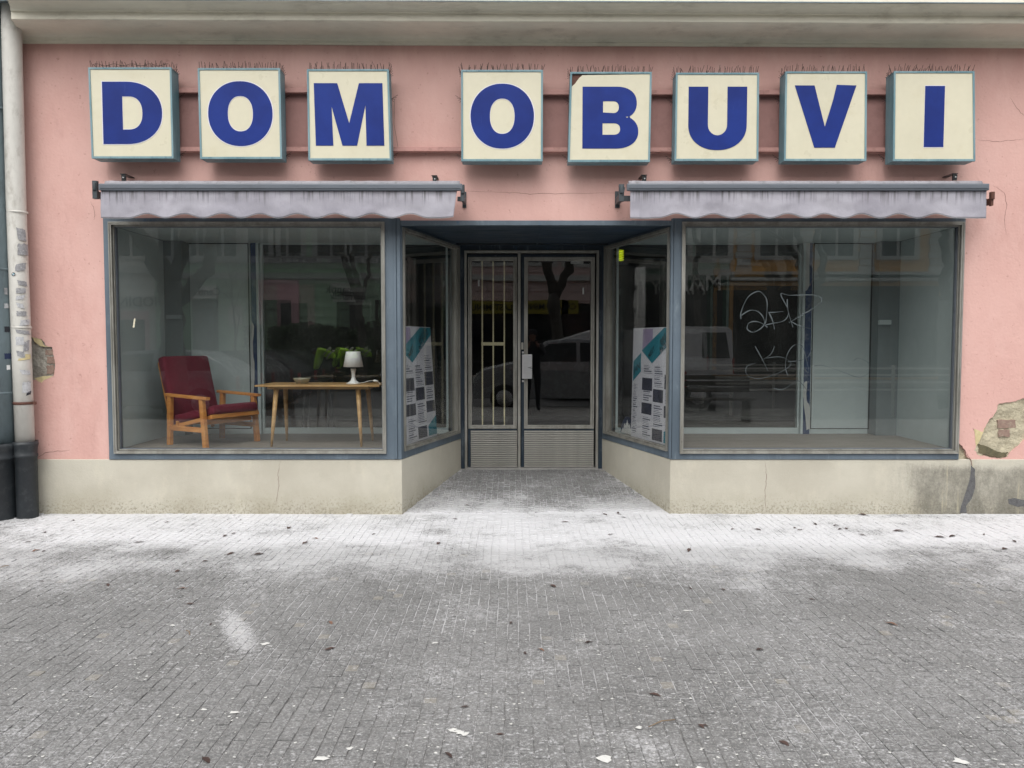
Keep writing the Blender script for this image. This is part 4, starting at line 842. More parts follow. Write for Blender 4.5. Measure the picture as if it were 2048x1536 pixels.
# ------------------------------------------------------------------ coffee table, lamp, bowl
tz = Z(772, .30); tc = (X(640, 770, .45), .50)
t = thing('coffee_table', (tc[0], tc[1], FZ), 'low pale oak coffee table with round tapered legs in the left window', 'table')
tx0, tx1 = X(513, 772, .28), X(765, 772, .28)
OB(MB().hexa([(tx0+.0, .22, tz-.004), (tx1-.02, .22, tz-.004), (tx1-.01, .74, tz-.004), (tx0+.02, .74, tz-.004), (tx0+.0, .22, tz+.012), (tx1-.02, .22, tz+.012), (tx1-.01, .74, tz+.012), (tx0+.02, .74, tz+.012)]), 'tabletop', 'oak', t, .003)
OB(MB().box(tx0+.10, tx1-.12, .27, .69, tz-.028, tz-.005), 'apron', 'oak', t, .003)
for (ut, ub, yt, yb_, vb_) in ((553, 543, .31, .25, 893), (571, 574, .62, .70, 886), (716, 723, .31, .25, 893), (735, 746, .62, .70, 886)):
    xt = X(ut, 780, yt); xb = X(ub, vb_, yb_); OB(MB().tube([(xb, yb_, FZ), (xb+(xt-xb)*.3, yb_+(yt-yb_)*.3, FZ+(tz-FZ)*.3), (xt, yt, tz-.006)], [.010, .0165, .023], 14), 'leg', 'oak', t, 0)
lx, ly = X(707, 767, .45), .45; lz = tz+.0125
t = thing('table_lamp', (lx, ly, lz), 'small white table lamp with conical shade on the coffee table', 'lamp')
hs_ = (Z(703, ly)-lz)
ob('base', MB().lathe([(0, 0), (.066, 0), (.066, .006), (.045, .014), (.026, .032), (.017, .055), (.0155, .08), (.018, .105), (.024, .13), (.024, .14), (0, .141)], (lx, ly, lz), 28), 'lamp', t)
m_ = MB().lathe([(.0, hs_-.006), (.062, hs_-.006), (.0635, hs_), (.066, hs_-.004), (.091, hs_-.142), (.089, hs_-.142), (.064, hs_-.006)], (lx, ly, lz), 36); ob('shade', m_, 'lamp', t)
cdp = [(lx+.06, ly, lz+.008), (lx+.10, ly-.02, lz+.012), (lx+.15, ly-.03, lz+.028), (lx+.19, ly-.03, lz+.03)]
c = ob('cord', MB().tube(cdp, .0028, 6), 'lamp', t)
ob('switch', MB().tube([(lx+.185, ly-.03, lz+.031), (lx+.20, ly-.032, lz+.030), (lx+.225, ly-.035, lz+.026), (lx+.235, ly-.035, lz+.024)], [.005, .011, .010, .005], 8), 'lamp', c)
ob('cord', MB().tube([(lx+.23, ly-.035, lz+.024), (lx+.258, ly-.03, lz-.005), (lx+.275, ly, lz-.06), (lx+.28, ly+.02, lz-.25), (lx+.285, ly+.03, FZ+.01)], .0028, 6), 'lamp', t)
bx_, by_ = X(604, 763, .5), .50
t = ob('bowl', MB().lathe([(.0, .004), (.045, .0), (.055, .003), (.078, .045), (.080, .052), (.074, .052), (.05, .012), (0, .01)], (bx_, by_, tz+.0125), 28), 'bowl'); tag(t, 'shallow smoky glass bowl on the left half of the coffee table', 'bowl')

# ------------------------------------------------------------------ posters behind the slanted panes, badge, lamp, scratched tags
def poster(sgn, s0, s1, ztop_, lean, label):
    fn, L = SW[sgn]; w, h = s1-s0, ztop_-ZF
    def q(a, y, b):                         # a: reading direction 0..w, b: height 0..h
        s = s0+a if sgn < 0 else s1-a
        return fn(s, .07+lean*b/h+y, ZF+b)
    c0 = q(w/2, 0, 0); t = thing('poster_board', c0, label, 'poster', 'festival poster boards behind the entrance panes')
    ob('board', MB().plate([[(0, 0), (w, 0), (w, h), (0, h)]], 0, .008, q), 'paper', t)
    e = -.0015; cw = w/4
    def pr(nm, pts, mt, lay=1): ob(nm, MB().plate([pts], e*lay, e*lay+.001, q), mt, t)
    pr('lilac_column', [(cw*.95, h*.80), (cw*1.9, h*.80), (cw*1.9, h*.99), (cw*.95, h*.99)], 'print_lilac')
    pr('teal_banner', [(cw*.9, h*.80), (cw*1.9, h*.69), (cw*3.98, h*.93), (cw*3.98, h*.995), (cw*2.9, h*.995)], 'print_teal', 2)
    pr('teal_banner', [(cw*.1, h*.52), (cw*.85, h*.61), (cw*.85, h*.78), (cw*.1, h*.70)], 'print_teal', 2)
    pr('teal_banner', [(cw*3.1, h*.03), (cw*3.98, h*.03), (cw*3.98, h*.2), (cw*3.1, h*.12)], 'print_teal', 2)
    for a, b, a2, b2 in ((1, .45, 1.95, .56), (2.05, .36, 2.95, .47), (3.05, .48, 3.95, .60), (1, .24, 1.95, .34), (3.05, .24, 3.95, .34), (2.05, .03, 2.95, .13)): pr('photo', [(cw*a, h*b), (cw*a2, h*b), (cw*a2, h*b2), (cw*a, h*b2)], 'print_dark')
    m_ = MB(); r = random.Random(5)
    for col, rows in ((0, (.05, .5)), (1, (.60, .68)), (1, (.36, .44)), (1, (.04, .22)), (2, (.49, .66)), (2, (.15, .34)), (3, (.62, .75)), (3, (.36, .46))):
        z = rows[0]*h
        while z < rows[1]*h:
            ww = cw*r.uniform(.45, .82) if col else cw*r.uniform(.2, .45); hh = .004 if r.random() < .75 else .011
            m_.plate([[(cw*(col+.14), z), (cw*(col+.14)+ww, z), (cw*(col+.14)+ww, z+hh), (cw*(col+.14), z+hh)]], e, e+.001, q); z += hh+.011
    tag(ob('small_print', m_, 'greyink', t), kind='stuff')
    ca, sa = cos(.62), sin(.62)
    for tx, sz, ox, oy, mt in (('BREAK', .075, 3.05, .925, 'ink'), ('ROUNDZ', .07, 3.15, .88, 'ink'), ('MEET', .065, 1.85, .785, 'ink'), ('28.-30.6.', .045, 2.9, .825, 'paper')):
        text('print_text', tx, sz, lambda a, y, b: q(cw*ox+(a*ca-b*sa), e*3, h*oy+(a*sa+b*ca)), mt, t, .0004, .001)
    text('print_text', 'JAN', .085, lambda a, y, b: q(cw*.48+a*.9, e*3, h*.64+b+a*.4), 'ink', t, .0004, .001)
    return t
poster(-1, .06, 1.04, Z(652, .4), .07, 'tall printed festival poster board leaning behind the left slanted pane')
poster(1, .06, .98, Z(655, .5), .02, 'tall printed festival poster board behind the right slanted pane, next to the round badge')
fn, L = SW[1]
def qb(a, y, b): return fn(1.12-a, .095+y+.02*b, ZF+b)
t = thing('round_badge', qb(0, 0, 0), 'half hidden round navy badge with white mountain beside the right poster board', 'sign')
ob('disc', MB().plate([arc(0, .02, .17, .17, 0, 180, 24)], 0, .004, qb), 'badge', t)
ob('mountain', MB().plate([[(-.15, .02), (-.12, .07), (-.10, .06), (-.07, .12), (-.05, .09), (-.01, .16), (.03, .1), (.05, .12), (.09, .06), (.11, .08), (.15, .02)]], -.002, .0, qb), 'lamp', t)
lx, lz = PY(1240, 511, 2.6)
t = thing('hanging_lamp', (lx, 2.6, lz-.06), 'lit ribbed yellow green lamp hanging inside behind the right slanted pane', 'lamp')
for i in range(5): ob('glowing_ring', MB().lathe([(.02, 0), (.042, .004), (.046, .012), (.042, .02), (.02, .024)], (lx, 2.6, lz-.062+i*.026), 20), 'lampglow', t)
ob('cord', MB().tube([(lx, 2.6, lz+.07), (lx, 2.6, 3.1)], .004, 6), 'black', t)
# painted tags on the right pane
def sm(pts, n=6):
    out = []
    for i in range(len(pts)-1):
        p0, p1, p2, p3 = pts[max(i-1, 0)], pts[i], pts[i+1], pts[min(i+2, len(pts)-1)]
        for k_ in range(n):
            t_ = k_/n; out.append(tuple(.5*((2*p1[c])+(-p0[c]+p2[c])*t_+(2*p0[c]-5*p1[c]+4*p2[c]-p3[c])*t_*t_+(-p0[c]+3*p1[c]-3*p2[c]+p3[c])*t_**3) for c in (0, 1)))
    return out+[pts[-1]]
def stroke(pts, w, nm, par):
    pts = [(1460+a/6.4, 560+b/6.4) for a, b in pts]; P_ = [PY(u, v, YG-.001) for u, v in sm(pts)]; m_ = MB(); n = len(P_); L_, R_ = [], []
    for i, (x, z) in enumerate(P_):
        a, b = P_[max(0, i-1)], P_[min(n-1, i+1)]; dx, dz = b[0]-a[0], b[1]-a[1]; l = math.hypot(dx, dz) or 1; ww = w*.72*(.75+.35*sin(i*.5))/2
        L_.append((x-dz/l*ww, YG-.0012, z+dx/l*ww)); R_.append((x+dz/l*ww, YG-.0012, z-dx/l*ww))
    m_.add(L_+R_, [(i, i+1, n+i+1, n+i) for i in range(n-1)]); return ob(nm, m_, 'scratch', par, recalc=False)
t = fr_
stroke([(140, 500), (145, 400), (230, 220), (360, 145), (440, 200), (475, 290), (465, 480), (450, 560)], .012, 'graffiti_stroke', t)
stroke([(140, 455), (250, 390), (350, 400), (420, 470), (440, 560), (380, 630), (290, 668), (220, 625), (240, 555), (310, 530), (400, 550), (480, 605)], .012, 'graffiti_stroke', t)
stroke([(490, 415), (580, 412), (680, 402)], .010, 'graffiti_stroke', t); stroke([(500, 420), (545, 520), (570, 630)], .014, 'graffiti_stroke', t)
stroke([(440, 578), (560, 552), (680, 525), (740, 460), (735, 360), (650, 180), (760, 195), (1020, 190), (1120, 205), (1175, 250), (1120, 330), (950, 430), (800, 520), (755, 545)], .010, 'graffiti_stroke', t)
stroke([(733, 245), (740, 380), (805, 605)], .013, 'graffiti_stroke', t); stroke([(780, 530), (900, 590), (1050, 625)], .009, 'graffiti_stroke', t)
stroke([(320, 845), (400, 990), (485, 1160)], .008, 'graffiti_stroke', t); stroke([(570, 850), (520, 950), (400, 1030)], .006, 'graffiti_stroke', t)
stroke([(460, 1000), (650, 985), (780, 1060), (700, 1150), (480, 1240), (330, 1262), (215, 1210), (215, 1110), (330, 1060)], .006, 'graffiti_stroke', t)
stroke([(745, 1230), (710, 1120), (730, 960), (800, 850), (880, 825), (940, 880), (1010, 1180), (945, 1130)], .008, 'graffiti_stroke', t); stroke([(560, 1385), (680, 1400), (860, 1295), (930, 1340), (990, 1420)], .008, 'graffiti_stroke', t)
stroke([(740, 1045), (900, 1030), (1000, 980), (1045, 900)], .006, 'graffiti_stroke', t)
stroke([(1080, 1100), (1200, 1095), (1450, 1180), (1650, 1245), (1780, 1180), (1770, 1060), (1640, 1000), (1590, 1030)], .004, 'graffiti_stroke', t)
ob('paint_mark', MB().plate([px([(265, 655), (269, 655), (271, 637), (268, 637)], YG-.001)], YG-.0014, YG-.0006), 'panel', fl)
# dark furniture deep in the shop
t = thing('bar_stool', (X(640, 850, 2.2), 2.2, RZ), 'dark stool standing in the unlit shop behind the coffee table', 'stool')
sx, sz_ = X(635, 760, 2.2), Z(765, 2.2)
for dx, dy in ((-.15, -.12), (.15, -.12), (-.15, .15), (.15, .15)): ob('leg', MB().tube([(sx+dx*1.2, 2.2+dy, RZ), (sx+dx*.7, 2.2+dy, sz_)], .014, 6), 'black', t)
ob('seat', MB().lathe([(0, 0), (.17, 0), (.18, .02), (.17, .04), (0, .045)], (sx, 2.2, sz_), 20), 'black', t)

# ------------------------------------------------------------------ leaves, twigs, droppings on the pavement
def leafmesh(seed, mt):
    r = random.Random(seed); vs = []; n = 6; Lh = .032; a = r.uniform(.25, .45)
    for i in range(n+1):
        t_ = i/n; x = (t_-.5)*2*Lh; w_ = Lh*a*sin(pi*min(.98, t_+.02))**.8+.0008; zc = .0025*sin(t_*pi*1.2)+r.uniform(0, .0015); cu_ = r.uniform(.05, .4)
        vs += [(x, -w_, zc+w_*cu_), (x, 0, zc), (x, w_, zc+w_*cu_)]
    m_ = MB().add(vs, [(i*3+k_, (i+1)*3+k_, (i+1)*3+k_+1, i*3+k_+1) for i in range(n) for k_ in (0, 1)], True); m_.tube([(-Lh, 0, .001), (-Lh-.014, .003, .006)], .0008, 3); return m_.mesh('leaf', M[mt], recalc=False)
LM = [leafmesh(i, m_) for i, m_ in enumerate(['leaf1', 'leaf2', 'leaf2', 'leaf1', 'leaf3'])]
spots = [(278, 1085, 1.5), (450, 1072, 1.3), (468, 1067, 1), (578, 1056, 1.4), (630, 1077, 1.1), (610, 1086, 1.3), (56, 1085, .9), (72, 1102, 1.2), (88, 1103, .8), (90, 1065, .8), (147, 1041, .8), (335, 1045, 1), (462, 1108, 1.4), (518, 1109, 1.3), (411, 1123, .8), (216, 1171, 1.4), (364, 1178, 1.3), (82, 1164, .8), (380, 1209, 1.1), (661, 1247, 1.3), (422, 1250, .8), (355, 1143, .9), (910, 1038, .9), (1130, 1045, 1.2), (1210, 1030, 1.2), (1236, 1027, 1), (1247, 1036, .9), (1221, 1070, 1), (877, 1087, 1.2), (748, 1068, .9), (934, 1016, .8), (1106, 1173, 1.3), (1022, 1246, .9), (1378, 1101, 1.6), (1465, 1059, .9), (1515, 1060, 1.2), (1600, 1060, 1), (1630, 1048, 1.3), (1672, 1051, 1), (1680, 1058, 1.1), (1693, 1057, 1), (1590, 1056, .8), (1722, 1028, 1.3), (1797, 1062, 1.6), (1879, 1074, 1.4), (1905, 1072, 1.6), (1968, 1069, .9), (2029, 1083, 1.1), (2010, 1098, 1.2), (1725, 1070, .8), (1623, 1200, 1), (1784, 1250, 1.4), (1083, 1300, .9), (1050, 1307, .9), (1239, 1030, .7), (1407, 1450, .8), (1568, 1486, 1.1), (897, 1512, 1.2), (412, 1524, 1.2), (1178, 1285, 1), (930, 1415, .8), (1402, 1452, .8), (1380, 1178, .8), (1445, 1180, 1), (1000, 1470, .7), (660, 1300, 1.3), (1310, 1390, 1.2), (1520, 1300, 1)]
def zone(u, y):
    L_ = [(150, 'the downpipes'), (380, 'the letter D'), (590, 'the first letter O'), (800, 'the letter M'), (905, 'the gap after the M'), (1100, 'the second letter O'), (1325, 'the letter B'), (1540, 'the letter U'), (1750, 'the letter V'), (1960, 'the letter I'), (9999, 'the right edge')]
    col = next(n_ for m0, n_ in L_ if u < m0); row = 'inside the entrance recess' if y > 0 else 'on the white dust band' if y > -1.25 else 'halfway out on the setts' if y > -2.6 else 'in the near foreground'
    return col, row
items = []
for i, (u, v, s_) in enumerate(spots):
    x, y = PZ(u, v); mi = 4 if (u, v) in ((364, 1178), (661, 1247), (630, 1077), (1083, 1300), (72, 1102), (1784, 1250)) else rnd.choice([0, 1, 2, 3])
    if y > -.03 and not (XA[0]+.05+.28*y < x < XA[1]-.05-.28*y): y = -.05
    o = link('fallen_leaf', LM[mi], None, (x, y, gz(x, y)+.003)); o.rotation_euler = (rnd.uniform(-.15, .15), 0, rnd.uniform(0, 2*pi)); o.scale = (s_*(.85 if v < 1150 else .68),)*3
    items.append((u, zone(u, y), 'orange brown' if mi == 4 else 'reddish brown' if mi in (0, 3) else 'dark', o))
seen = {}
for it in sorted(items, key=lambda q: q[0]): seen.setdefault((it[1], it[2]), []).append(it)
for (zn, colr), L_ in seen.items():
    for i, it in enumerate(L_):
        which = '' if len(L_) == 1 else ('leftmost ' if i == 0 else 'rightmost ' if i == len(L_)-1 else ['second ', 'third ', 'fourth ', 'fifth '][i-1])
        tag(it[3], '%s%s dry leaf %s, %s %s' % (which, colr, zn[1], 'below' if 'letter' in zn[0] or 'gap' in zn[0] else 'near', zn[0]), 'leaf', 'fallen leaves on the setts')
for (u0, v0, u1, v1, lb) in ((1297, 1456, 1350, 1442, 'thin pale twig lying on the setts in the foreground'), (0, 1136, 18, 1133, 'short dark twig on the setts at the left edge'), (372, 1262, 380, 1272, 'tiny curved twig right of the white splash')):
    (xa, ya), (xb, yb2) = PZ(u0, v0), PZ(u1, v1); o = ob('twig', MB().tube([(xa, ya, .004), ((xa+xb)/2, (ya+yb2)/2+.012, .008), (xb, yb2, .006)], [.0015, .0025, .0022], 5), 'twig'); tag(o, lb, 'twig')
m_ = MB(); r = random.Random(11)
named = [(640, 1520, 2), (918, 1465, 1.6), (530, 1290, 1.7), (1210, 1518, 2.2), (1822, 1112, 1.3), (1400, 1536, 1.3), (1920, 1522, 2), (345, 1252, 1.2), (700, 1500, 1), (1278, 1455, 1), (905, 1462, 1.2), (930, 1470, 1.3), (1372, 1222, 1.3), (1382, 1223, 1), (870, 1287, 1.1), (468, 1428, 1.4), (407, 1422, 1)]
clus = [(r.uniform(0, 2048), 1170+366*r.random()) for _ in range(150)]
tot = [(u, v, s_) for u, v, s_ in named]
for cu2, cv2 in clus:
    for _ in range(r.randint(2, 16)): tot.append((cu2+r.gauss(0, 45), min(1530, max(1120, cv2+r.gauss(0, 16))), r.choice((.12, .16, .2, .25, .3, .5))))
for u, v, s_ in tot:
    x, y = PZ(u, v); n = 9; R0 = .008*s_; z = gz(x, y)+.0042; ph = r.uniform(0, 6)
    vs = [(x, y, z)]+[(x+R0*(1+.5*sin(3*k_/n*2*pi+ph)+.4*r.random())*cos(2*pi*k_/n)*1.3, y+R0*(1+.5*sin(2*k_/n*2*pi+ph)+.4*r.random())*sin(2*pi*k_/n), z-.0008) for k_ in range(n)]
    m_.add(vs, [(0, 1+k_, 1+(k_+1) % n) for k_ in range(n)])
tag(ob('droppings', m_, 'dropping', None, recalc=False), 'white bird droppings and paint flecks spotting the setts', 'droppings', kind='stuff')
# ------------------------------------------------------------------ the street opposite (mirrored in the panes)
def fm(n, c, **k_): M[n] = pm(n, c, .85, .08, .8, **k_)
fm('f_white', 'd6d5cf'); fm('f_green', 'a7c4a8'); fm('f_pink', 'cfa3a8'); fm('f_rose', 'd5bdb7'); fm('f_pale', 'b3cbbc'); fm('f_orange', 'e0ab62'); fm('f_grey', 'a9aaa8'); fm('f_dkgreen', '0f4a38'); fm('f_shop', '24231f'); fm('f_trim', 'c9c8c2'); fm('f_roof', '6a4334')
M['f_glass'] = pm('dark_window_glass', '15191b', .1, .2, 1, bump=0); M['yellow'] = pm('yellow_sign', '8d8220', .5, .04, 2); M['hedge'] = pm('hedge_leaf', '2c4322', .8, .3, 6)
M['bark'] = pm('plane_tree_bark', '3d3a35', .9, .2, 4, '5c574e', .5, 8, .6, 20); M['car_silver'] = pm('silver_car_paint', '8d9194', .25, .02, 2, bump=0, metal=.3); M['car_dark'] = pm('dark_car_paint', '2b2f35', .2, .02, 2, bump=0)
M['car_white'] = pm('white_van_paint', 'c9cbcc', .25, .02, 2, bump=0); M['tyre'] = pm('tyre_rubber', '17171a', .8, .1, 9); M['taillight'] = pm('red_light_lens', '9a1414', .3, .05, 5); M['hivis'] = pm('yellow_high_visibility_cloth', 'a8e01e', .7, .1, 9); M['trouser'] = pm('dark_cloth', '171a22', .9, .1, 9); M['skin'] = pm('skin', '7c5a4a', .6, .05, 9)
FY = -25.06; TT = 32.0
def fx_(u): return (u-1024)/F*TT
def fz_(v): return PY(1024, v, 25.06)[1]
def facade(name, x0, x1, h, mat, label, wins, cor, shop, roofm='f_roof', trim='f_trim', rust=True, grnd=None):
    t = thing(name, ((x0+x1)/2, FY, 0), label, 'building', 'houses across the street')
    ob('wall', MB().box(x0+.01, x1-.01, FY-9, FY, 0, h), mat, t); ob('roof', MB().hexa([(x0, FY-9.2, h), (x1, FY-9.2, h), (x1, FY+.35, h), (x0, FY+.35, h), (x0+.4, FY-6, h+2.6), (x1-.4, FY-6, h+2.6), (x1-.4, FY-4, h+2.6), (x0+.4, FY-4, h+2.6)]), roofm, t)
    for v in cor: ob('string_course', MB().box(x0+.01, x1-.01, FY, FY+.22, fz_(v)-.12, fz_(v)+.12), trim, t)
    if rust:
        z = .5; m_ = MB()
        while z < h-.3: m_.box(x0+.02, x1-.02, FY, FY+.05, z, z+.33); z += .4
        tag(ob('rusticated_courses', m_, mat, t), kind='stuff')
    for (u, w) in wins:
        for lvl in range(3):
            xx = fx_(u); z0_ = fz_(512)+lvl*3.3; z1_ = z0_+1.9
            if z1_ > h-.3: continue
            f = ob('window', MB().plate([[(xx-w/2-.2, z0_-.15), (xx+w/2+.2, z0_-.15), (xx+w/2+.2, z1_+.25), (xx-w/2-.2, z1_+.25)], [(xx-w/2, z0_), (xx-w/2, z1_), (xx+w/2, z1_), (xx+w/2, z0_)]], -(FY+.12), -(FY-.05), lambda a, y, b: (a, -y, b)), trim, t)
            ob('pane', MB().box(xx-w/2-.02, xx+w/2+.02, FY-.0, FY+.055, z0_-.02, z1_+.02), 'f_glass', f)
            ob('glazing_bar', MB().box(xx-.05, xx+.05, FY+.056, FY+.09, z0_, z1_), trim, f); ob('glazing_bar', MB().box(xx-w/2, xx+w/2, FY+.056, FY+.085, z0_+1.2, z0_+1.28), trim, f)
    for (u0, u1, v0, mt) in shop:
        f = ob('shop_front', MB().box(fx_(u0), fx_(u1), FY+.051, FY+.12, .1, fz_(v0)), mt, t)
        n = max(1, int((fx_(u1)-fx_(u0))/1.8)); ww = (fx_(u1)-fx_(u0))/n
        for i in range(n): ob('shop_pane', MB().box(fx_(u0)+ww*i+.15, fx_(u0)+ww*(i+1)-.15, FY+.121, FY+.14, .6, fz_(v0)-.35), 'f_glass', f)
    return t
FL = lambda y: (lambda a, yy, b: (a, y, b))
def sign(t, s, uc, v, size, mt, plate=None, w=None, hh=None, T=None):
    xx, zz = (fx_(uc), fz_(v))
    if plate: ob('sign_board', MB().box(xx-w/2, xx+w/2, FY+.15, FY+.3, zz-hh/2, zz+hh/2), plate, t); y = FY+.315
    else: y = FY+.27
    # read from the street: letters run towards -x when one faces the far houses
    text('sign_text', s, size, lambda a, yy, b: (xx-a, y+yy, zz+b), mt, t, .01, .004)
t = facade('corner_house', -22, fx_(312), 10.5, 'f_white', 'off white house with jeweller shop seen mirrored at the left edge', [(180, 1.1), (268, 1.1), (90, 1.1)], (540, 598), [(235, 300, 622, 'f_pink'), (100, 200, 622, 'f_shop')]); sign(t, 'HODINÁR', 272, 605, .55, 'ink')
t = facade('green_house', fx_(312), fx_(786), 11.0, 'f_green', 'pale green rusticated house with white boutique signs mirrored left', [(350, 1.1), (400, 1.1), (450, 1.1), (528, 1.1), (578, 1.1), (665, 1.1), (735, 1.1)], (520, 552), [(388, 438, 600, 'f_shop'), (675, 718, 600, 'f_shop'), (752, 784, 600, 'f_shop')], trim='f_grey')
ob('pink_portal', MB().box(fx_(520), fx_(600), FY+.052, FY+.14, 0, fz_(560)), 'f_pink', t); ob('gateway', MB().box(fx_(528), fx_(585), FY+.1405, FY+.16, 0, fz_(600)), 'f_glass', t)
ob('notice_board', MB().box(fx_(460), fx_(486), FY+.06, FY+.13, fz_(650), fz_(612)), 'f_trim', t)
sign(t, 'Romantik', 697, 580, .42, 'ink', 'f_trim', 1.25, .5); sign(t, 'Romantik', 700, 594, .36, 'ink', 'f_trim', 1.2, .4); sign(t, 'Centrum', 412, 585, .4, 'ink', 'f_trim', 1.1, .5)
t = facade('rose_house', fx_(786)+.02, fx_(1255), 10.5, 'f_rose', 'rose and white house with yellow shop signs mirrored in the doors', [(850, 1.1), (930, 1.1), (1005, 1.1), (1085, 1.1), (1170, 1.1)], (545, ), [(800, 1235, 600, 'f_shop')])
sign(t, 'LAST MINUTE', 1085, 608, .36, 'ink', 'yellow', 2.4, .6); sign(t, 'LAST MINUTE', 970, 608, .36, 'ink', 'yellow', 2.4, .5); sign(t, 'CK', 1150, 608, .4, 'ink', 'yellow', .75, .6)
t = facade('fashion_house', fx_(1255)+.02, fx_(1457), 11.2, 'f_pale', 'pale green house with dark green fashion shop front', [(1290, 1.1), (1345, 1.1), (1425, 1.1)], (520, 545), [(1262, 1450, 550, 'f_dkgreen')]); sign(t, 'MAKYTA', 1350, 568, .9, 'f_trim')
t = facade('orange_house', fx_(1457)+.02, fx_(1880), 10.8, 'f_orange', 'orange house with white quoins and long dark cafe front', [(1549, 1.3), (1668, 1.3), (1790, 1.3)], (550, 556), [(1465, 1872, 572, 'f_shop')], rust=False)
for u in (1485, 1607, 1729, 1868):
    for i in range(22): ob('quoin', MB().box(fx_(u)-.32+.05*(i % 2), fx_(u)+.32-.05*(i % 2), FY+.001, FY+.08, fz_(545)+i*.28, fz_(545)+i*.28+.25), 'f_trim', t)
m_ = MB()
for i in range(7): m_.hexa([(fx_(1470)+i*1.15, FY+.13, fz_(600)), (fx_(1470)+i*1.15+1.1, FY+.13, fz_(600)), (fx_(1470)+i*1.15+1.1, FY+1.1, fz_(608)), (fx_(1470)+i*1.15, FY+1.1, fz_(608)), (fx_(1470)+i*1.15, FY+.13, fz_(590)), (fx_(1470)+i*1.15+1.1, FY+.13, fz_(590)), (fx_(1470)+i*1.15+1.1, FY+1.1, fz_(606)), (fx_(1470)+i*1.15, FY+1.1, fz_(606))])
ob('cafe_awning', m_, 'f_glass', t)
facade('grey_house', fx_(1880)+.02, 27, 10.2, 'f_grey', 'grey house at the far right end of the row opposite', [(1930, 1.2), (2020, 1.2), (2110, 1.2)], (550, ), [(1890, 2200, 590, 'f_shop')])
# trees
def tree(x, y, limbs, label, seed, dens=3):
    t = thing('street_tree', (x, y, 0), label, 'tree', 'bare pollarded trees along the street'); m_ = MB(); r = random.Random(seed)
    tw = MB()
    def limb(pts, r0, r1, twig):
        n = len(pts); q = []
        for i in range(n-1):
            for k_ in range(4): f = k_/4; q.append(Vector(pts[i]).lerp(Vector(pts[i+1]), f)+Vector((r.gauss(0, .025), r.gauss(0, .025), 0)))
        q.append(Vector(pts[-1])); m_.tube([Vector((x, y, 0))+p for p in q], [(r0+(r1-r0)*i/(len(q)-1))*(1+.12*sin(i*2.1+seed)) for i in range(len(q))], 10)
        if twig:
            def br(p, d, l, rad, dep):
                pts_ = [p]; dd = d.copy()
                for i in range(4): dd = (dd+Vector((r.gauss(0, .25), r.gauss(0, .25), r.gauss(.08, .15)))).normalized(); pts_.append(pts_[-1]+dd*l/4)
                tw.tube(pts_, [rad*(1-.18*i) for i in range(5)], 4, False)
                if dep: 
                    for _ in range(dens): k_ = r.randint(1, 4); br(pts_[k_], (dd+Vector((r.gauss(0, .7), r.gauss(0, .7), r.gauss(.1, .4)))).normalized(), l*.65, rad*.5, dep-1)
            e = Vector((x, y, 0))+q[-1]; d = (q[-1]-q[-3]).normalized()
            for _ in range(4): br(e, (d+Vector((r.gauss(0, .5), r.gauss(0, .5), .4))).normalized(), 1.3, r1*.6, 2)
    for p_, a, b, tg in limbs: limb(p_, a, b, tg)
    ob('trunk', m_, 'bark', t); tag(ob('twigs', tw, 'bark', t, recalc=False), kind='stuff'); return t
def L3(T, u0, pts):  # mirrored pixel path at distance T -> offsets from the trunk foot
    return [((u-u0)/F*T, 0, PY(1024, v, T-D)[1]) for u, v in pts]
T1 = 16.5
tree((345-1024)/F*T1, -(T1-D), [([(0, 0, 0)]+L3(T1, 345, [(345, 720), (342, 640), (342, 560)]), .24, .22, False), (L3(T1, 345, [(342, 570), (320, 530), (290, 480), (262, 440), (225, 400), (200, 330)]), .2, .12, True), (L3(T1, 345, [(342, 590), (330, 560), (300, 520)]), .2, .1, False), (L3(T1, 345, [(342, 565), (362, 520), (375, 470), (385, 420), (392, 350)]), .15, .1, True), (L3(T1, 345, [(348, 610), (385, 570), (415, 540), (425, 480), (432, 420), (440, 340)]), .16, .1, True)], 'thick forked plane tree mirrored above the armchair', 4)
T2 = 22.0
tree((722-1024)/F*T2, -(T2-D), [([(0, 0, 0)]+L3(T2, 722, [(724, 690), (722, 640), (720, 600)]), .12, .10, False), (L3(T2, 722, [(720, 600), (700, 550), (690, 520), (684, 495), (688, 460), (670, 400)]), .10, .05, True), (L3(T2, 722, [(720, 605), (715, 560), (705, 520), (710, 480), (690, 450)]), .09, .04, True), (L3(T2, 722, [(722, 600), (735, 560), (738, 520), (745, 490)]), .06, .04, True)], 'thin twisted bare tree mirrored above the table lamp', 9)
T3 = 21.0
tree((1612-1024)/F*T3, -(T3-D), [([(0, 0, 0)]+L3(T3, 1612, [(1612, 700), (1610, 640), (1612, 590)]), .14, .12, False), (L3(T3, 1612, [(1612, 590), (1600, 540), (1590, 510), (1575, 490), (1565, 480)]), .09, .05, True), (L3(T3, 1612, [(1610, 595), (1614, 540), (1602, 500), (1590, 460), (1600, 400)]), .10, .06, True), (L3(T3, 1612, [(1612, 595), (1640, 560), (1645, 520), (1630, 480), (1640, 440), (1650, 380)]), .11, .06, True)], 'bare tree mirrored over the grey panel of the right window', 15)
tree((1895-1024)/F*18, -(18-D), [([(0, 0, 0)]+L3(18, 1895, [(1890, 700), (1888, 600)]), .16, .13, False), (L3(18, 1895, [(1888, 600), (1885, 560), (1893, 520), (1882, 480), (1890, 440), (1880, 350)]), .12, .07, True)], 'bare tree mirrored along the right edge of the right window', 21)
tree((1395-1024)/F*24, -(24-D), [([(0, 0, 0)]+L3(24, 1395, [(1395, 700), (1394, 600)]), .13, .1, False), (L3(24, 1395, [(1394, 600), (1388, 540), (1396, 500), (1385, 460), (1390, 380)]), .1, .06, True)], 'bare tree mirrored beside the fashion shop', 27)
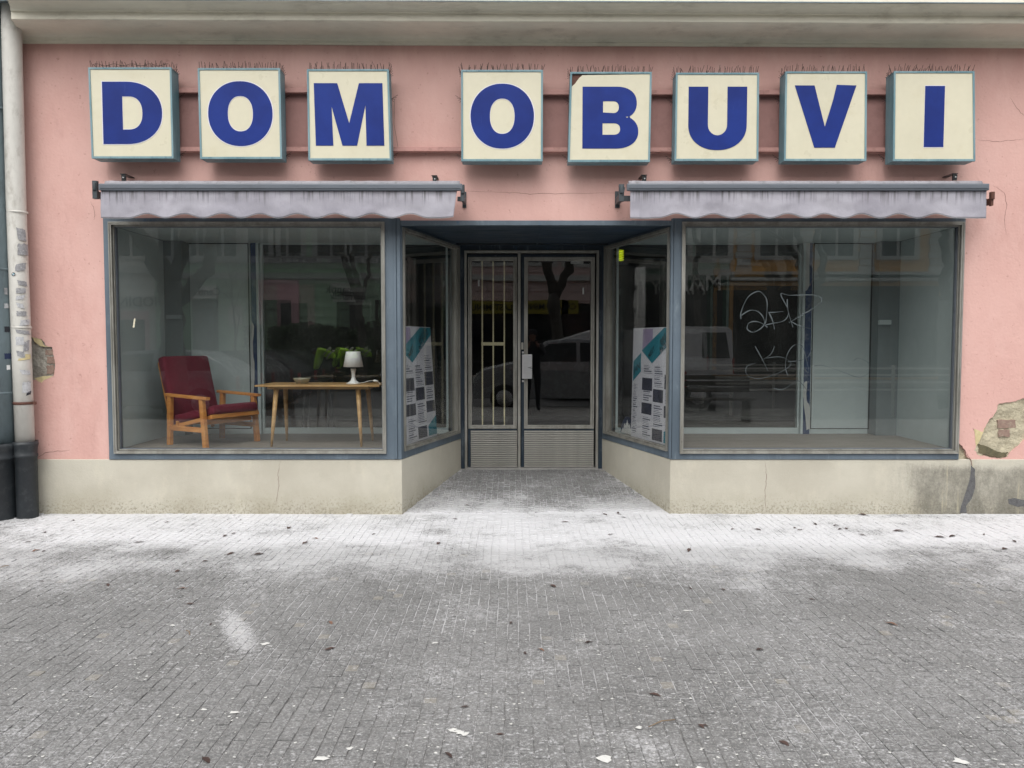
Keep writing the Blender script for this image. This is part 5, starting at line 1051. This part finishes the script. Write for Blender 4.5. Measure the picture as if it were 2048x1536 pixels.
tree(1.35, -13.5, [([(0, 0, 0), (0, 0, 1.5), (-.1, 0, 2.9)], .2, .17, False), ([(-.1, 0, 2.8), (-.35, 0, 3.8), (-.55, 0, 5), (-.6, 0, 6)], .15, .1, True), ([(-.1, 0, 2.8), (.3, 0, 3.6), (.5, 0, 5), (.6, 0, 6.2)], .15, .1, True)], 'bare tree mirrored at the top of the right door', 31)
tree((470-1024)/F*27, -(27-D), [([(0, 0, 0), (0, 0, 1.6)], .05, .04, False), ([(0, 0, 1.6), (-.05, 0, 2.6)], .04, .03, True), ([(0, 0, 1.6), (.15, 0, 2.3)], .03, .02, True)], 'slender young bare tree in front of the green house', 41, 4)
# hedge
m_ = MB(); r = random.Random(2); hx0, hx1 = (500-1024)/F*27, (800-1024)/F*27
for i in range(9000):
    x = r.uniform(hx0, hx1); y = -20+r.uniform(-.6, .6); top = 2.0+.35*noise.noise((x*.8, 3, 0)); z = r.uniform(.1, top); 
    if r.random() < .5: z = top*r.uniform(.75, 1.02)
    s_ = r.uniform(.05, .11); d = Vector((r.gauss(0, 1), r.gauss(0, 1), r.gauss(0, 1))).normalized(); e = d.orthogonal().normalized()*s_; g = d.cross(e)
    c_ = Vector((x, y, z)); m_.add([c_-e, c_-g*.6, c_+e, c_+g*.6], [(0, 1, 2, 3)])
t = thing('hedge', ((hx0+hx1)/2, -20, 0), 'dark green clipped hedge mirrored behind the bent workers', 'hedge'); tag(ob('foliage', m_, 'hedge', t, recalc=False), kind='stuff'); ob('core', MB().box(hx0+.1, hx1-.1, -20.4, -19.6, 0, 1.7), 'hedge', t)
# vehicles
def car(cx, cy, Lc, hgt, wid, mat, name, label, cat, rearR, van=False, hatch=True):
    t = thing(name, (cx, cy, -.13), label, cat); z0 = -.13; d = 1 if rearR else -1
    if van: pr = [(-.5, .28), (-.5, .62), (-.44, .82), (-.30, .90), (-.16, 1.0*1), (-.13, 1.0), (.47, 1.0), (.495, .95), (.5, .5), (.5, .22)]; belt = .56; hh = hgt
    else: pr = [(-.5, .28), (-.5, .46), (-.46, .58), (-.26, .68), (-.09, .98), (.05, 1.0), (.28, .97), (.40, .82), (.49, .60), (.5, .3)]; belt = .6
    body = [(a*Lc*d, b*hgt) for a, b in pr]
    # body tapers inwards above the belt line
    def half(zz): return wid/2*(1-.0*zz) if zz < belt*hgt else wid/2*(1-.24*(zz-belt*hgt)/(hgt*(1-belt)+1e-6)*(.5 if van else 1))
    lowz = .18*hgt; ring_ = body+[(body[-1][0], lowz), (body[0][0], lowz)]
    # arches
    m_ = MB(); n = len(ring_); vs = [(cx+a, cy-half(b), z0+b) for a, b in ring_]+[(cx+a, cy+half(b), z0+b) for a, b in ring_]
    tr = tessellate_polygon([[Vector((a, b, 0)) for a, b in ring_]])
    m_.add(vs, [(i, (i+1) % n, n+(i+1) % n, n+i) for i in range(n)]+[tuple(q) for q in tr]+[(n+a, n+c_, n+b) for a, b, c_ in tr]); ob('body', m_, mat, t, .03)
    gl = [(-.30, .70), (-.15, .95), (.10, .95), (.10, .70)] if van else [(-.22, .69), (-.09, .93), (.06, .95), (.06, .69)]
    gl2 = [(.33, .62), (.33, .93), (.46, .93), (.48, .62)] if van else [(.08, .69), (.08, .95), (.27, .92), (.37, .80), (.38, .70)]
    for g in (gl, gl2):
        for sy in (1, -1):
            q = [(a*Lc*d, b*hgt) for a, b in g]
            vs = [(cx+a, cy+sy*(half(b)+.004), z0+b) for a, b in q]; ob('side_window', MB().add(vs+[(a, b-sy*.01, c_) for a, b, c_ in vs], [tuple(range(len(q))), tuple(range(2*len(q)-1, len(q)-1, -1))]), 'f_glass', t)
    e = 1
    for sx in (-.33, .31):
        for sy in (1, -1):
            wx = cx+sx*Lc*d; m3 = Matrix.Translation((wx, cy+sy*(wid/2-.09), z0+.32)) @ Matrix.Rotation(pi/2, 4, 'X'); w_ = ob('wheel', MB().lathe([(0, -.1), (.30, -.11), (.33, -.09), (.33, .09), (.30, .11), (0, .1)], (0, 0, 0), 22, m3), 'tyre', t); ob('rim', MB().lathe([(.0, -.118), (.19, -.118), (.2, -.10), (.2, .10), (.19, .118), (0, .118)], (0, 0, 0), 14, m3), 'steel', w_)
    for sy in (1, -1):
        ob('tail_light', MB().box(*sorted((cx+(.5*Lc-.04)*d, cx+(.5*Lc+.012)*d)), cy+sy*(wid/2-.06)-.07, cy+sy*(wid/2-.06)+.07, z0+hgt*.42, z0+hgt*.62), 'taillight', t, .02)
        ob('headlight', MB().box(*sorted((cx-(.5*Lc-.12)*d, cx-(.5*Lc+.012)*d)), cy+sy*(wid/2-.14)-.12, cy+sy*(wid/2-.14)+.12, z0+hgt*.40, z0+hgt*.5), 'f_trim', t, .02)
    return t
car(-7.95, -10.9, 4.2, 1.46, 1.75, 'car_silver', 'parked_car', 'silver grey hatchback mirrored behind the armchair', 'car', True)
car(-7.3, -13.4, 4.2, 1.42, 1.75, 'car_dark', 'parked_car', 'dark hatchback mirrored low beside the coffee table', 'car', True)
car(1.25, -8.95+.2-.75, 4.3, 1.70, 1.8, 'car_silver', 'parked_car', 'silver high roofed car mirrored in the door panes', 'car', True)
car(3.1, -13.2, 4.5, 2.0, 1.85, 'car_white', 'parked_van', 'white panel van mirrored at the edge of the right window', 'van', True, van=True)
# white street railing and bench
t = thing('street_railing', (9, -10.2, 0), 'long low railing of four white bars mirrored in the right window', 'railing')
for v in (737, 750, 765, 780): z = PY(1024, v, 10.2)[1]; ob('rail', MB().box(4.7, 13.5, -10.225, -10.2, z-.02, z+.02), 'f_trim', t)
for i in range(6): ob('post', MB().box(4.7+i*1.75, 4.76+i*1.75, -10.26, -10.23, -.13, 1.0), 'f_trim', t)
t = thing('street_bench', (3.6, -8.0, 0), 'dark slatted bench mirrored low in the right window', 'bench')
for i in range(4): ob('seat_slat', MB().box(2.6, 4.5, -8.1+i*.1, -8.03+i*.1, .42, .45), 'bark', t)
for i in range(3): ob('back_slat', MB().box(2.6, 4.5, -8.16, -8.13, .55+i*.12, .64+i*.12), 'bark', t)
for x in (2.75, 4.35): ob('leg', MB().box(x, x+.06, -8.12, -7.72, 0, .42), 'black', t)
# people
def person(t, J, E, rad, mat, head=None, nm='body', sub=2):
    me = bpy.data.meshes.new(nm); me.from_pydata([J[k_] for k_ in J], [(list(J).index(a), list(J).index(b)) for a, b in E], []); o = link(nm, me, t)
    o.modifiers.new('skin', 'SKIN'); bpy.context.view_layer.objects.active = o
    ly_ = me.skin_vertices[0] if me.skin_vertices else None
    if ly_:
        for i, k_ in enumerate(J): rr = rad[k_]; ly_.data[i].radius = rr if isinstance(rr, tuple) else (rr, rr); ly_.data[i].use_root = (i == 0)
    else:
        bm = bmesh.new(); bm.from_mesh(me); sl = bm.verts.layers.skin.verify(); bm.verts.ensure_lookup_table()
        for i, k_ in enumerate(J): rr = rad[k_]; bm.verts[i][sl].radius = rr if isinstance(rr, tuple) else (rr, rr); bm.verts[i][sl].use_root = (i == 0)
        bm.to_mesh(me); bm.free()
    s2 = o.modifiers.new('sub', 'SUBSURF'); s2.levels = sub; s2.render_levels = sub
    bpy.context.view_layer.update(); dg = bpy.context.evaluated_depsgraph_get(); m2 = bpy.data.meshes.new_from_object(o.evaluated_get(dg)); o.modifiers.clear(); o.data = m2; m2.materials.clear(); m2.materials.append(M[mat]); [setattr(p, 'use_smooth', True) for p in m2.polygons]
    return o
def bent(cx, cy, f, label):
    t = thing('person', (cx, cy, 0), label, 'person', 'bent road workers'); q = lambda a, b, z: (cx+a*f, cy+b, z-.0)
    person(t, {'hip': q(0, 0, .92), 'hl': q(0, .10, .88), 'kl': q(.05, .12, .48), 'al': q(-.02, .12, .08), 'tl': q(.14, .13, .04), 'hr': q(0, -.10, .88), 'kr': q(.12, -.12, .48), 'ar': q(.05, -.12, .08), 'tr': q(.21, -.13, .04)}, [('hip', 'hl'), ('hl', 'kl'), ('kl', 'al'), ('al', 'tl'), ('hip', 'hr'), ('hr', 'kr'), ('kr', 'ar'), ('ar', 'tr')], {'hip': .14, 'hl': .10, 'kl': .065, 'al': .05, 'tl': .04, 'hr': .10, 'kr': .065, 'ar': .05, 'tr': .04}, 'trouser', nm='trousers')
    person(t, {'hip': q(0, 0, .95), 'w': q(.14, 0, 1.12), 'c': q(.34, 0, 1.25), 'n': q(.48, 0, 1.27), 'sl': q(.42, .2, 1.22), 'el': q(.50, .25, .92), 'hl': q(.56, .2, .66), 'sr': q(.42, -.2, 1.22), 'er': q(.48, -.26, .92), 'hr': q(.60, -.2, .66)}, [('hip', 'w'), ('w', 'c'), ('c', 'n'), ('c', 'sl'), ('sl', 'el'), ('el', 'hl'), ('c', 'sr'), ('sr', 'er'), ('er', 'hr')], {'hip': (.17, .15), 'w': (.17, .15), 'c': (.19, .16), 'n': .08, 'sl': .09, 'el': .065, 'hl': .05, 'sr': .09, 'er': .065, 'hr': .05}, 'hivis', nm='jacket')
    for s_ in (1, 2): ob('reflective_band', MB().lathe([(.185, -.02), (.19, 0), (.185, .02)], (0, 0, 0), 16, Matrix.Translation(q(.10*s_+.02, 0, 1.02+.09*s_)) @ Matrix.Rotation(f*radians(50), 4, 'Y')), 'f_trim', t)
    h = person(t, {'n': q(.50, 0, 1.25), 'h': q(.60, 0, 1.20), 't': q(.68, 0, 1.13)}, [('n', 'h'), ('h', 't')], {'n': .06, 'h': .10, 't': .07}, 'skin', nm='head'); ob('cap', MB().lathe([(.11, 0), (.105, .04), (.07, .09), (0, .11)], (0, 0, 0), 14, Matrix.Translation(q(.62, 0, 1.21)) @ Matrix.Rotation(f*radians(35), 4, 'Y')), 'trouser', h)
    for sy in (-.2, .2):
        for k_ in range(5): ob('finger', MB().tube([q(.57+.012*k_, sy+.02*(k_-2)*.6, .62), q(.58+.012*k_, sy+.02*(k_-2)*.7, .57), q(.57+.01*k_, sy+.02*(k_-2)*.7, .53)], [.011, .01, .007], 6), 'skin', h)
TW = 24.5
bent((668-1024)/F*TW, -(TW-D), -1, 'worker in yellow green high visibility jacket bending down, the nearer left one'); bent((706-1024)/F*TW, -(TW-D)-.5, -1, 'worker in yellow green high visibility jacket bending down right behind the first')
t = thing('person', (.45, -7.35, 0), 'photographer in dark clothes holding up a phone, mirrored in the right door', 'person'); q = lambda a, b, z: (.45+a, -7.35+b, z)
person(t, {'hip': q(0, 0, .95), 'w': q(0, 0, 1.1), 'c': q(0, 0, 1.32), 'n': q(0, 0, 1.47), 'sl': q(-.19, 0, 1.40), 'el': q(-.24, .16, 1.22), 'wl': q(-.12, .34, 1.40), 'sr': q(.19, 0, 1.40), 'er': q(.24, .16, 1.22), 'wr': q(.10, .34, 1.40), 'hl': q(-.1, 0, .9), 'kl': q(-.11, .02, .5), 'al': q(-.12, 0, .09), 'tl': q(-.13, .15, .04), 'hr': q(.1, 0, .9), 'kr': q(.11, .02, .5), 'ar': q(.12, 0, .09), 'tr': q(.13, .15, .04)},
  [('hip', 'w'), ('w', 'c'), ('c', 'n'), ('c', 'sl'), ('sl', 'el'), ('el', 'wl'), ('c', 'sr'), ('sr', 'er'), ('er', 'wr'), ('hip', 'hl'), ('hl', 'kl'), ('kl', 'al'), ('al', 'tl'), ('hip', 'hr'), ('hr', 'kr'), ('kr', 'ar'), ('ar', 'tr')],
  {'hip': (.17, .13), 'w': (.16, .12), 'c': (.19, .13), 'n': .065, 'sl': .08, 'el': .06, 'wl': .04, 'sr': .08, 'er': .06, 'wr': .04, 'hl': .1, 'kl': .07, 'al': .05, 'tl': .04, 'hr': .1, 'kr': .07, 'ar': .05, 'tr': .04}, 'trouser')
h = person(t, {'n': q(0, .01, 1.50), 'j': q(0, .03, 1.58), 'h': q(0, .01, 1.67), 't': q(0, 0, 1.73)}, [('n', 'j'), ('j', 'h'), ('h', 't')], {'n': .055, 'j': .07, 'h': .092, 't': .075}, 'skin', nm='head')
ob('hair', MB().lathe([(.10, -.03), (.108, .02), (.10, .07), (.06, .11), (0, .12)], q(0, -.015, 1.67), 18), 'trouser', h)
ob('nose', MB().tube([q(0, .09, 1.66), q(0, .12, 1.62)], [.01, .016], 6), 'skin', h)
for s_ in (-1, 1):
    ob('eye', MB().lathe([(0, -.012), (.012, 0), (0, .012)], q(s_*.034, .092, 1.66), 8), 'ink', h); ob('ear', MB().lathe([(0, -.03), (.014, 0), (0, .03)], q(s_*.098, 0, 1.64), 8), 'skin', h)
    ob('palm', MB().tube([q(s_*.11, .34, 1.40), q(s_*.085, .385, 1.46)], [.03, .038], 8), 'skin', h)
    for k_ in range(4): ob('finger', MB().tube([q(s_*.085, .39, 1.44+.02*k_), q(s_*.075, .415, 1.445+.02*k_), q(s_*.05, .42, 1.45+.02*k_)], [.0095, .009, .007], 6), 'skin', h)
    ob('thumb', MB().tube([q(s_*.08, .375, 1.46), q(s_*.05, .37, 1.47)], [.012, .009], 6), 'skin', h)
m_ = MB().box(.45-.078, .45+.078, -7.35+.385, -7.35+.393, 1.435, 1.515); tag(ob('mobile_phone', m_, 'black', None, .003), 'black mobile phone held up sideways by the photographer', 'phone')
